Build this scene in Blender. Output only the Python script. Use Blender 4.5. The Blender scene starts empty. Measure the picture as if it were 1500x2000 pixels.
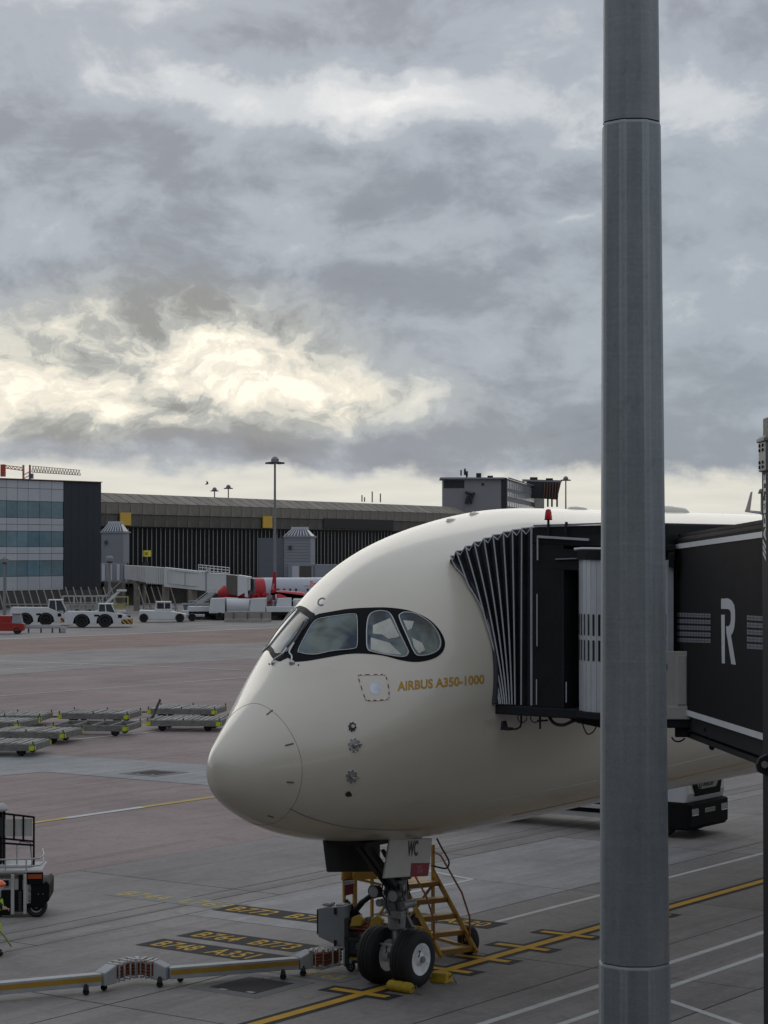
import bpy, bmesh, math, random
from mathutils import Vector, Matrix
from mathutils.geometry import delaunay_2d_cdt
random.seed(7)
sc = bpy.context.scene
COL = sc.collection
R = math.radians
# ------------------------------------------------------------------ camera
F, HORIZON, H = 4200.0, 1075.0, 8.0            # focal length in photo pixels, horizon row, eye height
TH = math.atan((HORIZON - 1000) / F)
cam = bpy.data.cameras.new('camera')
cam.sensor_fit = 'HORIZONTAL'; cam.sensor_width = 36; cam.lens = 36 * F / 1500
cam.clip_start = 0.5; cam.clip_end = 6000
camo = bpy.data.objects.new('camera', cam); COL.objects.link(camo)
camo.location = (0, 0, H); camo.rotation_euler = (R(90) + TH, 0, 0)
sc.camera = camo
sc.view_settings.view_transform = 'Standard'; sc.view_settings.look = 'None'
sc.view_settings.exposure = 0.2; sc.view_settings.gamma = 1.0
sc.render.engine = 'CYCLES'
sc.cycles.max_bounces = 6; sc.cycles.transparent_max_bounces = 6
sc.cycles.use_denoising = True

# ------------------------------------------------------------------ world: cloud deck over a pale sky
SUN_AZ, SUN_EL = R(-7.0), R(14.0)
world = bpy.data.worlds.new('World'); sc.world = world; world.use_nodes = True
wt = world.node_tree; wt.nodes.clear()
class X:                                         # tiny expression wrapper for math nodes
    tree = wt
    def __init__(s, o): s.o = o
    @staticmethod
    def m(op, *a):
        n = X.tree.nodes.new('ShaderNodeMath'); n.operation = op
        for i, v in enumerate(a):
            if isinstance(v, X): X.tree.links.new(v.o, n.inputs[i])
            else: n.inputs[i].default_value = v
        return X(n.outputs[0])
    def __add__(s, b): return X.m('ADD', s, b)
    __radd__ = __add__
    def __sub__(s, b): return X.m('SUBTRACT', s, b)
    def __rsub__(s, b): return X.m('SUBTRACT', b, s)
    def __mul__(s, b): return X.m('MULTIPLY', s, b)
    __rmul__ = __mul__
    def __truediv__(s, b): return X.m('DIVIDE', s, b)
def smooth(x, a, b):
    n = X.tree.nodes.new('ShaderNodeMapRange'); n.interpolation_type = 'SMOOTHSTEP'
    X.tree.links.new(x.o, n.inputs[0]); n.inputs[1].default_value = a; n.inputs[2].default_value = b
    return X(n.outputs[0])
def comb(a, b, c=0.0):
    n = X.tree.nodes.new('ShaderNodeCombineXYZ')
    for i, v in enumerate((a, b, c)):
        if isinstance(v, X): X.tree.links.new(v.o, n.inputs[i])
        else: n.inputs[i].default_value = v
    return n.outputs[0]
def noise(vec, scale, detail=6, rough=.55, dist=0.0):
    n = X.tree.nodes.new('ShaderNodeTexNoise'); X.tree.links.new(vec, n.inputs['Vector'])
    n.inputs['Scale'].default_value = scale; n.inputs['Detail'].default_value = detail
    n.inputs['Roughness'].default_value = rough; n.inputs['Distortion'].default_value = dist
    return X(n.outputs[0])
def mixc(f, a, b):
    n = X.tree.nodes.new('ShaderNodeMix'); n.data_type = 'RGBA'; n.clamp_factor = True
    for i, v in ((0, f), (6, a), (7, b)):
        if isinstance(v, X): X.tree.links.new(v.o, n.inputs[i])
        elif isinstance(v, tuple): n.inputs[i].default_value = (*v, 1)
        elif isinstance(v, (int, float)): n.inputs[i].default_value = v
        else: X.tree.links.new(v, n.inputs[i])
    return n.outputs[2]
tc = wt.nodes.new('ShaderNodeTexCoord')
sep = wt.nodes.new('ShaderNodeSeparateXYZ'); wt.links.new(tc.outputs['Generated'], sep.inputs[0])
dx, dy, dz = (X(sep.outputs[i]) for i in range(3))
AZ = X.m('ARCTAN2', dx, dy); EL = X.m('ARCSINE', dz)
U = AZ * F; V = EL * F                             # degrees of azimuth / elevation in 1/4200 rad steps
wv = noise(comb(U / 430, V / 270), 1.0, 4, .55)       # two warps: broad and puffy
puff_w = noise(comb(U / 150, V / 110, 1.7), 1.0, 5, .55)
Uw = U + (wv - .5) * 420 + (puff_w - .5) * 110
Vw = V + (wv - .5) * -190 + (puff_w - .5) * 95
def blob(px, py, sx, sy, amp):
    a = (Uw - (px - 750)) / sx; b = (Vw - (HORIZON - py)) / sy
    return X.m('EXPONENT', (a * a + b * b) * -1.0) * amp
glow = blob(170, 740, 420, 135, .27) + blob(340, 640, 300, 100, .26) + blob(60, 840, 340, 50, .16) + blob(520, 760, 280, 90, .22) + blob(820, 790, 260, 70, .12)
field = glow + blob(720, 215, 200, 36, .36) + blob(380, 182, 240, 44, .27) + blob(1000, 205, 260, 55, .12) + blob(640, 757, 100, 14, .20) \
     + blob(80, 20, 300, 90, .12) + blob(1400, 240, 190, 80, .18) + blob(1110, 425, 110, 22, .14) + blob(1450, 420, 160, 60, .10) \
     - blob(150, 555, 420, 60, .17) - blob(820, 560, 460, 90, .11) - blob(1000, 850, 420, 80, .13) \
     - blob(400, 868, 360, 26, .26) - blob(290, 785, 95, 26, .42) - blob(480, 830, 90, 22, .25) - blob(100, 670, 70, 26, .12) - blob(560, 100, 420, 45, .06)
n_big = noise(comb(U / 330, V / 190, 3.3), 1.0, 7, .6, .35)
n_puff = noise(comb(Uw / 120, Vw / 85, 9.1), 1.0, 8, .62, .12)
near_sun = smooth(glow, .06, .42)
lum = field + .40 + (n_big - .5) * .82 + (n_puff - .5) * .30 + (smooth(n_puff, .28, .70) - .55) * near_sun * .56
edge = V - (HORIZON - 912) + (puff_w - .5) * 95 + (n_big - .5) * 130 + smooth(U, -200, 500) * 22     # cloud base over a pale clear strip
strip = 1.0 - smooth(edge, -16, 20)
lum = lum - smooth(edge, -10, 20) * (1.0 - smooth(edge, 20, 150)) * .08
rmp = wt.nodes.new('ShaderNodeValToRGB'); wt.links.new(lum.o, rmp.inputs[0])
cr = rmp.color_ramp; cr.interpolation = 'EASE'
cr.elements[0].position = 0.02; cr.elements[0].color = (.185, .205, .245, 1)
cr.elements[1].position = 1.0; cr.elements[1].color = (.90, .895, .88, 1)
for p_, c_ in ((.26, (.235, .262, .305)), (.46, (.352, .392, .442)), (.64, (.55, .58, .605)), (.80, (.70, .705, .71))):
    e = cr.elements.new(p_); e.color = (*c_, 1)
warm = mixc(smooth(glow, .03, .30), (1.0, 1.0, 1.0), (1.07, 1.0, .86))
wm = wt.nodes.new('ShaderNodeVectorMath'); wm.operation = 'MULTIPLY'; wt.links.new(rmp.outputs[0], wm.inputs[0]); wt.links.new(warm, wm.inputs[1])
cloud = mixc(smooth(U, 0, 900) * (1.0 - smooth(V, 600, 900)) * .35, wm.outputs[0], (.285, .34, .385))
lilac = mixc(smooth(V, 650, 1050) * .15, cloud, (.43, .415, .47))
cream = mixc(noise(comb(U / 200, V / 24, 5.0), 1.0, 4, .55), (.55, .54, .49), (.74, .72, .64))
sky_n = wt.nodes.new('ShaderNodeTexSky'); sky_n.sky_type = 'NISHITA'; sky_n.sun_disc = False
sky_n.sun_elevation = SUN_EL; sky_n.sun_rotation = SUN_AZ
sky_d = wt.nodes.new('ShaderNodeVectorMath'); sky_d.operation = 'SCALE'; wt.links.new(sky_n.outputs[0], sky_d.inputs[0]); sky_d.inputs[3].default_value = .05
cover = mixc(.985, sky_d.outputs[0], lilac)         # thin cloud: a little of the sky comes through
allsky = mixc(strip, cover, cream)
up = smooth(dz, .22, .95) * .75 + 1.0               # an overcast sky is brightest overhead
below = smooth(dz, -.08, -.005)
sc_n = wt.nodes.new('ShaderNodeVectorMath'); sc_n.operation = 'SCALE'; wt.links.new(allsky, sc_n.inputs[0]); wt.links.new((up * below).o, sc_n.inputs[3])
bg = wt.nodes.new('ShaderNodeBackground'); wt.links.new(sc_n.outputs[0], bg.inputs[0]); bg.inputs[1].default_value = 1.0
wo = wt.nodes.new('ShaderNodeOutputWorld'); wt.links.new(bg.outputs[0], wo.inputs[0])
world.cycles.sampling_method = 'MANUAL'; world.cycles.sample_map_resolution = 1024

sun = bpy.data.lights.new('sun', 'SUN'); sun.energy = 0.5; sun.angle = R(55); sun.color = (1.0, .93, .80)
suno = bpy.data.objects.new('sun', sun); COL.objects.link(suno)
d_ = Vector((math.sin(SUN_AZ) * math.cos(SUN_EL), math.cos(SUN_AZ) * math.cos(SUN_EL), math.sin(SUN_EL)))
suno.rotation_euler = (-d_).to_track_quat('-Z', 'Y').to_euler(); suno.location = (0, 0, 60)

# ------------------------------------------------------------------ where a photo pixel lies
CT, ST = math.cos(TH), math.sin(TH)
def ray(px, py):
    a, b, c = (px - 750) / F, 1.0, (1000 - py) / F
    return Vector((a, CT * b - ST * c, ST * b + CT * c))
def at(px, py, y):                                  # point at distance y in front of the camera
    d = ray(px, py); return Vector((0, 0, H)) + d * (y / d.y)
def gp(px, py, z=0.0):                              # point on the ground (or at height z)
    d = ray(px, py); return Vector((0, 0, H)) + d * ((z - H) / d.z)
AX = Vector((3030 / F, 1.0, 0)).normalized()         # aft along the aircraft
NX = Vector((AX.y, -AX.x, 0))                        # to its port side
G = Vector((.22, 39.78, 0))                          # under the nose wheels
YAW = math.atan2(AX.y, AX.x)
def W(s, t, z=0.0): return G + AX * s + NX * t + Vector((0, 0, z))
def ST_(p): v = p - G; return v.dot(AX), v.dot(NX), p.z
def onplane(px, py, p0, n):
    d = ray(px, py); o = Vector((0, 0, H)); return o + d * ((p0 - o).dot(n) / d.dot(n))
def onT(px, py, t): return ST_(onplane(px, py, W(0, t), NX))
def onS(px, py, s): return ST_(onplane(px, py, W(s, 0), AX))

# ------------------------------------------------------------------ materials
MATS = {}
def mat(name, col, rough=.55, metal=0.0, var=.12, scale=2.5, bump=0.0, coat=0.0, spec=.5, dirt=None, dirt_amt=.35, stretch=(1, 1, 1), emit=0, coords='Object', rnd=0.0):
    if name in MATS: return MATS[name]
    m = bpy.data.materials.new(name); m.use_nodes = True; t = m.node_tree; t.nodes.clear(); X.tree = t
    o = t.nodes.new('ShaderNodeOutputMaterial'); b = t.nodes.new('ShaderNodeBsdfPrincipled'); t.links.new(b.outputs[0], o.inputs[0])
    c = t.nodes.new('ShaderNodeTexCoord'); mp = t.nodes.new('ShaderNodeMapping'); mp.inputs['Scale'].default_value = stretch
    src = c.outputs[coords]
    if coords == 'World':
        pass
    t.links.new(src, mp.inputs[0]); v = mp.outputs[0]
    n1 = noise(v, scale, 6, .6); n2 = noise(v, scale * 6.3, 5, .6)
    f = (n1 - .5) * 1.3 + (n2 - .5) * .6
    hi = tuple(min(1, x * (1 + var * 1.6)) for x in col); lo = tuple(x * max(0, 1 - var * 1.6) for x in col)
    cc = mixc(f + .5, lo, hi)
    if dirt:
        dn = smooth(noise(v, scale * .55, 7, .65, .4), .48, .75)
        cc = mixc(dn * dirt_amt, cc, dirt)
    if rnd:
        oi = t.nodes.new('ShaderNodeObjectInfo'); hv = t.nodes.new('ShaderNodeHueSaturation'); t.links.new(cc, hv.inputs['Color'])
        t.links.new((X(oi.outputs['Random']) * (2 * rnd) + (1 - rnd)).o, hv.inputs['Value']); cc = hv.outputs[0]
    t.links.new(cc, b.inputs['Base Color'])
    t.links.new((n1 * .24 + (rough - .12)).o, b.inputs['Roughness'])
    b.inputs['Metallic'].default_value = metal; b.inputs['Specular IOR Level'].default_value = spec
    if coat: b.inputs['Coat Weight'].default_value = coat; b.inputs['Coat Roughness'].default_value = .08
    if bump:
        bn = t.nodes.new('ShaderNodeBump'); bn.inputs['Strength'].default_value = bump; bn.inputs['Distance'].default_value = .02
        t.links.new((n2 + n1 * .5).o, bn.inputs['Height']); t.links.new(bn.outputs[0], b.inputs['Normal'])
    if emit:
        t.links.new(cc, b.inputs['Emission Color']); b.inputs['Emission Strength'].default_value = emit
    X.tree = t; MATS[name] = m; return m
def M_(name, *a, **k): return mat(name, *a, **k)

# ------------------------------------------------------------------ mesh building
class MB:
    def __init__(s): s.v = []; s.f = []; s.mi = []; s.cur = 0
    def add(s, vs, fs):
        k = len(s.v); s.v += [tuple(v) for v in vs]; s.f += [tuple(i + k for i in f) for f in fs]; s.mi += [s.cur] * len(fs); return s
    def mat(s, i): s.cur = i; return s
    def hexa(s, b, t):                               # 4 bottom + 4 top corners
        return s.add(list(b) + list(t), [(3, 2, 1, 0), (4, 5, 6, 7), (0, 1, 5, 4), (1, 2, 6, 5), (2, 3, 7, 6), (3, 0, 4, 7)])
    def box(s, c, d, rz=0.0):
        x, y, z = d[0] / 2, d[1] / 2, d[2] / 2; ca, sa = math.cos(rz), math.sin(rz)
        P = lambda a, b, e: (c[0] + a * ca - b * sa, c[1] + a * sa + b * ca, c[2] + e)
        return s.hexa([P(-x, -y, -z), P(x, -y, -z), P(x, y, -z), P(-x, y, -z)], [P(-x, -y, z), P(x, -y, z), P(x, y, z), P(-x, y, z)])
    def bx(s, x0, x1, y0, y1, z0, z1): return s.box(((x0 + x1) / 2, (y0 + y1) / 2, (z0 + z1) / 2), (abs(x1 - x0), abs(y1 - y0), abs(z1 - z0)))
    def beam(s, p, q, w, h=None, up=(0, 0, 1)):
        p, q = Vector(p), Vector(q); d = (q - p).normalized(); h = h or w; u = Vector(up)
        if abs(d.dot(u)) > .99: u = Vector((1, 0, 0))
        a = d.cross(u).normalized() * w / 2; b = a.cross(d).normalized() * h / 2
        return s.hexa([p - a - b, p + a - b, p + a + b, p - a + b], [q - a - b, q + a - b, q + a + b, q - a + b])
    def ring(s, c, d, r, n, ref=None):
        d = Vector(d).normalized(); u = Vector(ref) if ref else (Vector((0, 0, 1)) if abs(d.z) < .9 else Vector((1, 0, 0)))
        a = d.cross(u).normalized(); b = d.cross(a)
        return [Vector(c) + a * (r * math.cos(2 * math.pi * i / n)) + b * (r * math.sin(2 * math.pi * i / n)) for i in range(n)]
    def cyl(s, p, q, r0, r1=None, n=14, cap=True):
        p, q = Vector(p), Vector(q); r1 = r0 if r1 is None else r1; d = q - p
        A, B = s.ring(p, d, r0, n), s.ring(q, d, r1, n)
        fs = [(i, (i + 1) % n, n + (i + 1) % n, n + i) for i in range(n)]
        if cap: fs += [tuple(range(n))[::-1], tuple(range(n, 2 * n))]
        return s.add(A + B, fs)
    def lathe(s, c, d, prof, n=24, cap=True):          # prof: (distance along d, radius)
        c = Vector(c); d = Vector(d).normalized(); vs = []; fs = []
        for a, r in prof: vs += s.ring(c + d * a, d, max(r, 1e-4), n)
        for k in range(len(prof) - 1):
            for i in range(n): j = (i + 1) % n; fs.append((k * n + i, k * n + j, (k + 1) * n + j, (k + 1) * n + i))
        if cap: fs += [tuple(range(n))[::-1], tuple((len(prof) - 1) * n + i for i in range(n))]
        return s.add(vs, fs)
    def tube(s, pts, r, n=7):
        pts = [Vector(p) for p in pts]; vs = []; fs = []; m = len(pts); u = None
        for k, p in enumerate(pts):
            d = (pts[min(k + 1, m - 1)] - pts[max(k - 1, 0)]).normalized()
            if u is None: u = Vector((0, 0, 1)) if abs(d.z) < .9 else Vector((1, 0, 0))
            a = d.cross(u).normalized(); b = a.cross(d).normalized(); u = b
            rr = r[k] if isinstance(r, (list, tuple)) else r
            vs += [p + a * (rr * math.cos(2 * math.pi * i / n)) + b * (rr * math.sin(2 * math.pi * i / n)) for i in range(n)]
        for k in range(m - 1):
            for i in range(n): j = (i + 1) % n; fs.append((k * n + i, k * n + j, (k + 1) * n + j, (k + 1) * n + i))
        fs += [tuple(range(n))[::-1], tuple((m - 1) * n + i for i in range(n))]
        return s.add(vs, fs)
    def prism(s, poly, o, ex, ey, th):                 # polygon in the plane (ex, ey) at o, thickness th along ex x ey
        o, ex, ey = Vector(o), Vector(ex), Vector(ey); nz = ex.cross(ey).normalized() * th; n = len(poly)
        A = [o + ex * a + ey * b for a, b in poly]
        return s.add(A + [p + nz for p in A], [tuple(range(n))[::-1], tuple(range(n, 2 * n))] + [(i, (i + 1) % n, n + (i + 1) % n, n + i) for i in range(n)])
    def build(s, name, mt, parent=None, smooth=False, bevel=0.0, angle=35, loc=None, rz=None):
        me = bpy.data.meshes.new(name); me.from_pydata([tuple(v) for v in s.v], [], s.f)
        for x in (mt if isinstance(mt, (list, tuple)) else [mt]): me.materials.append(x)
        if any(s.mi): me.polygons.foreach_set('material_index', s.mi)
        bm = bmesh.new(); bm.from_mesh(me); bmesh.ops.recalc_face_normals(bm, faces=bm.faces); bm.to_mesh(me); bm.free()
        if smooth:
            me.polygons.foreach_set('use_smooth', [True] * len(me.polygons)); me.set_sharp_from_angle(angle=R(angle))
        me.update()
        o = bpy.data.objects.new(name, me); COL.objects.link(o)
        if parent: o.parent = parent
        if loc is not None: o.location = loc
        if rz is not None: o.rotation_euler = (0, 0, rz)
        if bevel:
            b = o.modifiers.new('bevel', 'BEVEL'); b.width = bevel; b.segments = 2; b.limit_method = 'ANGLE'; b.angle_limit = R(40)
        return o
def tag(o, label, cat, group=None, kind=None):
    if label: o['label'] = label
    if cat: o['category'] = cat
    if group: o['group'] = group
    if kind: o['kind'] = kind
    return o
def thing(name, label, cat, loc=(0, 0, 0), rz=0.0, group=None):
    o = bpy.data.objects.new(name, None); COL.objects.link(o); o.location = loc; o.rotation_euler = (0, 0, rz); o.empty_display_size = .3
    return tag(o, label, cat, group)
def struct(o): o['kind'] = 'structure'; return o
def inst(src, parent=None, loc=None, rot=None, name=None):
    c = src.copy(); COL.objects.link(c)
    if parent is not None: c.parent = parent
    if loc is not None: c.location = loc
    if rot is not None: c.rotation_euler = rot
    return c
def copy_tree(o, parent=None):
    kids = [k for k in o.children]
    c = o.copy(); COL.objects.link(c); c.parent = parent
    for k in kids: copy_tree(k, c)
    return c
def text_geo(s, size=1.0, bold=0.0, shear=0.0, space=1.0):   # flat letters: verts, faces
    cu = bpy.data.curves.new('t', 'FONT'); cu.body = s; cu.size = size; cu.offset = bold; cu.shear = shear; cu.resolution_u = 3
    cu.space_character = space; cu.fill_mode = 'FRONT'
    o = bpy.data.objects.new('t', cu); COL.objects.link(o); dg = bpy.context.evaluated_depsgraph_get(); dg.update()
    me = bpy.data.meshes.new_from_object(o.evaluated_get(dg))
    vs = [v.co.copy() for v in me.vertices]; fs = [tuple(p.vertices) for p in me.polygons]
    bpy.data.objects.remove(o); bpy.data.curves.remove(cu); bpy.data.meshes.remove(me)
    return vs, fs
def text_on(name, s, mt, parent, o, ex, ey, size, width=None, bold=0.0, shear=0.0, lift=.004, space=1.0):
    vs, fs = text_geo(s, size, bold, shear, space); k = 1.0
    x0 = min(v.x for v in vs); x1 = max(v.x for v in vs)
    if width: k = width / (x1 - x0)
    o, ex, ey = Vector(o), Vector(ex).normalized(), Vector(ey).normalized(); nz = ex.cross(ey)
    return MB().add([o + ex * ((v.x - x0) * k) + ey * v.y + nz * lift for v in vs], fs).build(name, mt, parent)
def wheel(mbt, mbr, c, d, r, w, n=24, rim=.55):           # tyre + rim meshes, axle direction d
    c = Vector(c); d = Vector(d).normalized(); h = w / 2
    mbt.lathe(c, d, [(-h * .55, r * rim), (-h * .9, r * rim * 1.12), (-h, r * .82), (-h * .86, r * .94), (-h * .55, r), (h * .55, r), (h * .86, r * .94), (h, r * .82), (h * .9, r * rim * 1.12), (h * .55, r * rim)], n)
    for sgn in (-1, 1):
        mbr.lathe(c, d * sgn, [(h * .2, .01), (h * .2, r * rim * .8), (h * .75, r * rim * .9), (h * .8, r * rim), (h * .5, r * rim * 1.02)], n, cap=False)
        mbr.lathe(c, d * sgn, [(h * .15, r * rim * .38), (h * .7, r * rim * .34), (h * .8, r * rim * .2), (h * .8, .005)], 12, cap=False)
# ------------------------------------------------------------------ materials in use
def ground_mat(name, col, patch, rough=.6, wet=0.0, rnd=0.0, sc_=1.0, streak=.5):
    m = bpy.data.materials.new(name); m.use_nodes = True; t = m.node_tree; t.nodes.clear(); X.tree = t
    o = t.nodes.new('ShaderNodeOutputMaterial'); b = t.nodes.new('ShaderNodeBsdfPrincipled'); t.links.new(b.outputs[0], o.inputs[0])
    g = t.nodes.new('ShaderNodeNewGeometry'); mp = t.nodes.new('ShaderNodeMapping'); mp.inputs['Rotation'].default_value = (0, 0, -YAW)
    t.links.new(g.outputs['Position'], mp.inputs[0]); v = mp.outputs[0]
    mp2 = t.nodes.new('ShaderNodeMapping'); mp2.inputs['Scale'].default_value = (.18, 1.0, 1.0); t.links.new(v, mp2.inputs[0])
    big = noise(v, .16 * sc_, 6, .6); mid = noise(v, .9 * sc_, 6, .62, .3); st = noise(mp2.outputs[0], 1.1 * sc_, 6, .65); fine = noise(v, 34, 4, .7)
    spots = smooth(noise(v, 1.7, 4, .55, .6), .60, .72)
    cc = mixc((big - .5) * 2.6 + (mid - .5) * 1.5 + .5, tuple(c * .76 for c in col), tuple(c * 1.30 for c in col))
    cc = mixc(smooth(st, .44, .66) * streak, cc, patch)
    cc = mixc(spots * .45, cc, tuple(c * .45 for c in col))
    mp3 = t.nodes.new('ShaderNodeMapping'); mp3.inputs['Scale'].default_value = (.05, 1.0, 1.0); mp3.inputs['Rotation'].default_value = (0, 0, .12); t.links.new(v, mp3.inputs[0])
    tyre = smooth(noise(mp3.outputs[0], 1.6 * sc_, 5, .6), .50, .62)
    cc = mixc(tyre * .40, cc, tuple(c * .52 for c in col))
    oil = smooth(noise(v, .55, 7, .68, .8), .53, .66)
    cc = mixc(oil * .38, cc, tuple(c * .55 for c in col))
    fl = noise(v, 5.5, 6, .72, .3)
    cc = mixc(smooth(fl, .52, .66) * .32, cc, tuple(min(1, c * 1.55) for c in col))
    cc = mixc((1.0 - smooth(fl, .34, .46)) * .45, cc, tuple(c * .5 for c in col))
    cc = mixc((fine - .5) * .9 + .22, cc, tuple(c * .62 for c in col))
    if rnd:
        oi = t.nodes.new('ShaderNodeObjectInfo'); hv = t.nodes.new('ShaderNodeHueSaturation'); t.links.new(cc, hv.inputs['Color'])
        t.links.new((X(oi.outputs['Random']) * (2 * rnd) + (1 - rnd)).o, hv.inputs['Value']); cc = hv.outputs[0]
    t.links.new(cc, b.inputs['Base Color'])
    t.links.new((mid * .2 + (rough + .18) + spots * -.1).o, b.inputs['Roughness']); b.inputs['Specular IOR Level'].default_value = .26
    bn = t.nodes.new('ShaderNodeBump'); bn.inputs['Strength'].default_value = .25; bn.inputs['Distance'].default_value = .01
    t.links.new((fine + mid * .6).o, bn.inputs['Height']); t.links.new(bn.outputs[0], b.inputs['Normal'])
    MATS[name] = m; return m
ASPHALT = ground_mat('red_brown_asphalt', (.235, .186, .175), (.28, .23, .218), .62)
ASPHALT2 = ground_mat('reddish_asphalt', (.235, .168, .145), (.26, .20, .175), .62)
GREYASP = ground_mat('grey_asphalt', (.245, .225, .21), (.28, .26, .245), .6)
STRIP = ground_mat('pale_concrete', (.235, .242, .245), (.19, .195, .20), .5)
SLAB = ground_mat('apron_concrete', (.205, .190, .180), (.245, .23, .22), .55, rnd=.16)
SLABL = ground_mat('light_concrete', (.245, .242, .242), (.15, .145, .14), .42, rnd=.04, sc_=1.6)
TAR = mat('joint_tar', (.018, .018, .02), .8, spec=.05)
def paint(name, col, wear=.5):                       # road paint, chipped through by wear
    m = bpy.data.materials.new(name); m.use_nodes = True; t = m.node_tree; t.nodes.clear(); X.tree = t
    o = t.nodes.new('ShaderNodeOutputMaterial'); b = t.nodes.new('ShaderNodeBsdfPrincipled')
    tr = t.nodes.new('ShaderNodeBsdfTransparent'); mx = t.nodes.new('ShaderNodeMixShader')
    g = t.nodes.new('ShaderNodeNewGeometry'); v = g.outputs['Position']
    n1 = noise(v, 2.2, 6, .65); n2 = noise(v, 26, 5, .7)
    t.links.new(mixc((n1 - .5) * 1.4 + .5, tuple(c * .72 for c in col), tuple(min(1, c * 1.15) for c in col)), b.inputs['Base Color'])
    b.inputs['Roughness'].default_value = .8; b.inputs['Specular IOR Level'].default_value = .08
    hole = smooth((n1 * .55 + n2 * .45), .50 + (1 - wear) * .22, .62 + (1 - wear) * .22)
    t.links.new(hole.o, mx.inputs[0]); t.links.new(b.outputs[0], mx.inputs[1]); t.links.new(tr.outputs[0], mx.inputs[2]); t.links.new(mx.outputs[0], o.inputs[0])
    MATS[name] = m; return m
P_YEL = paint('yellow_road_paint', (.52, .30, .04), .25)
P_YELT = paint('faded_yellow_lettering', (.46, .29, .06), .55)
P_YELW = paint('worn_yellow_road_paint', (.44, .33, .12), .75)
P_WHI = paint('white_road_paint', (.50, .50, .48), .35)
P_BLK = paint('black_road_paint', (.036, .036, .037), .42)
P_GRY = paint('pale_grey_road_paint', (.22, .22, .215), .8)

# ------------------------------------------------------------------ the ground
def sheet(name, pts, z, mt, parent=None):
    return MB().add([(p[0], p[1], z) for p in pts], [tuple(range(len(pts)))]).build(name, mt, parent)
ground = struct(MB().add([(-2500, -60, -.014), (2500, -60, -.014), (2500, 4500, -.014), (-2500, 4500, -.014)], [(0, 1, 2, 3)]).build('ground', ASPHALT))
def px_sheet(name, pix, z, mt): return struct(sheet(name, [gp(*p) for p in pix], z, mt))
px_sheet('far_apron', [(-900, 1290), (-300, 1262), (0, 1249), (545, 1226), (1600, 1180), (2600, 1130), (2600, 1100), (-900, 1100)], -.006, GREYASP)
px_sheet('brown_taxiway', [(-900, 1320), (0, 1279), (388, 1259), (560, 1253), (1700, 1196), (1600, 1180), (545, 1226), (0, 1249), (-900, 1290)], -.0055, ASPHALT2)
px_sheet('grey_taxiway', [(-900, 1392), (0, 1318), (209, 1303), (313, 1296), (496, 1287), (1700, 1215), (1700, 1196), (560, 1253), (388, 1259), (0, 1279), (-900, 1320)], -.005, GREYASP)
px_sheet('concrete_path', [(18, 1469), (402, 1493), (900, 1524), (900, 1574), (402, 1533), (86, 1507), (0, 1515), (-500, 1560), (-500, 1450)], -.004, STRIP)
# the stand: concrete slabs over dark joints
stand = struct(sheet('stand_apron', [W(-26, -14.66), W(60, -14.66), W(60, 20), W(-26, 20)], -.009, TAR))
TB = [-14.62, -9.62, -8.97, -8.17, -3.1, 2.15, 5.6, 10.8, 16.0, 19.9]
for k in range(len(TB) - 1):
    off = 6.85 if TB[k] < -8.2 else 3.5
    s0 = off - 7.9 * 4
    while s0 < 58:
        s1 = s0 + 7.9; a, b, c, d = s0 + .018, s1 - .018, TB[k] + .02, TB[k + 1] - .02
        mt = SLABL if (TB[k] == -8.17 and 3 < s0 + 1 < 20) else SLAB
        jz = random.uniform(-.0015, .0015)
        MB().hexa([W(a, c, -.06), W(b, c, -.06), W(b, d, -.06), W(a, d, -.06)], [W(a, c, jz), W(b, c, jz), W(b, d, jz), W(a, d, jz)]).build('slab', mt, stand)
        s0 = s1
# painted lines
ZP = .004
def line(name, pts, w, mt, z=ZP, parent=None):
    mb = MB()
    for p, q in zip(pts, pts[1:]):
        p, q = Vector(p), Vector(q); d = (q - p); d.z = 0; n = Vector((-d.y, d.x, 0)).normalized() * w / 2
        L = d.length; k = max(1, int(L / 3))
        for i in range(k):
            a, b = p.lerp(q, i / k), p.lerp(q, (i + 1) / k)
            mb.add([(v.x, v.y, z) for v in (a - n, b - n, b + n, a + n)], [(0, 1, 2, 3)])
    return struct(mb.build(name, mt, parent))
lead = line('lead_in_line', [W(-12, 0), W(55, 0)], .22, P_YEL, ZP + .004)
line('lead_in_line_edge', [W(-12, 0), W(55, 0)], .50, P_BLK)
for s in (-1.0, 1.7, 3.05, 4.52, 6.27, 9.6):
    line('stop_bar_edge', [W(s, -.86), W(s, .70)], .52, P_BLK, ZP + .002)
    line('stop_bar', [W(s, -.72), W(s, .53)], .20, P_YEL, ZP + .006)
line('stand_edge_line', [W(6.7, -2.12), W(60, -2.05)], .15, P_WHI)
line('service_line', [W(-8, 3.1), W(30, 3.1)], .16, P_WHI)
line('service_line', [W(-14, 4.18), W(30, 4.22)], .15, P_WHI)
line('service_line', [W(1.75, 4.65), W(-.2, 8.2)], .15, P_WHI)
line('service_line', [W(6.45, 4.3), W(4.0, 8.2)], .15, P_WHI)
y0 = ST_(gp(50, 1610)); y1 = ST_(gp(420, 1555)); tY = -22.35
sY = [-40, 14.35, 17.75, 21.3, 25, 28.5, 32, 60]
for i in range(len(sY) - 1):
    line('road_edge_line', [W(sY[i], tY), W(sY[i + 1], tY)], .30, P_YELW if i % 2 == 0 else P_WHI, -.001)
line('road_edge_line', [gp(-200, 1373.5), gp(0, 1359), gp(478, 1323.5), gp(900, 1292)], .20, P_WHI, -.001)
line('road_edge_line', [gp(71, 1451), gp(362, 1423), gp(600, 1400)], .22, P_WHI, -.001)
line('road_edge_line', [gp(-200, 1263), gp(0, 1248.5), gp(545, 1225.5), gp(800, 1214)], .45, P_WHI, -.001)
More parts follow.
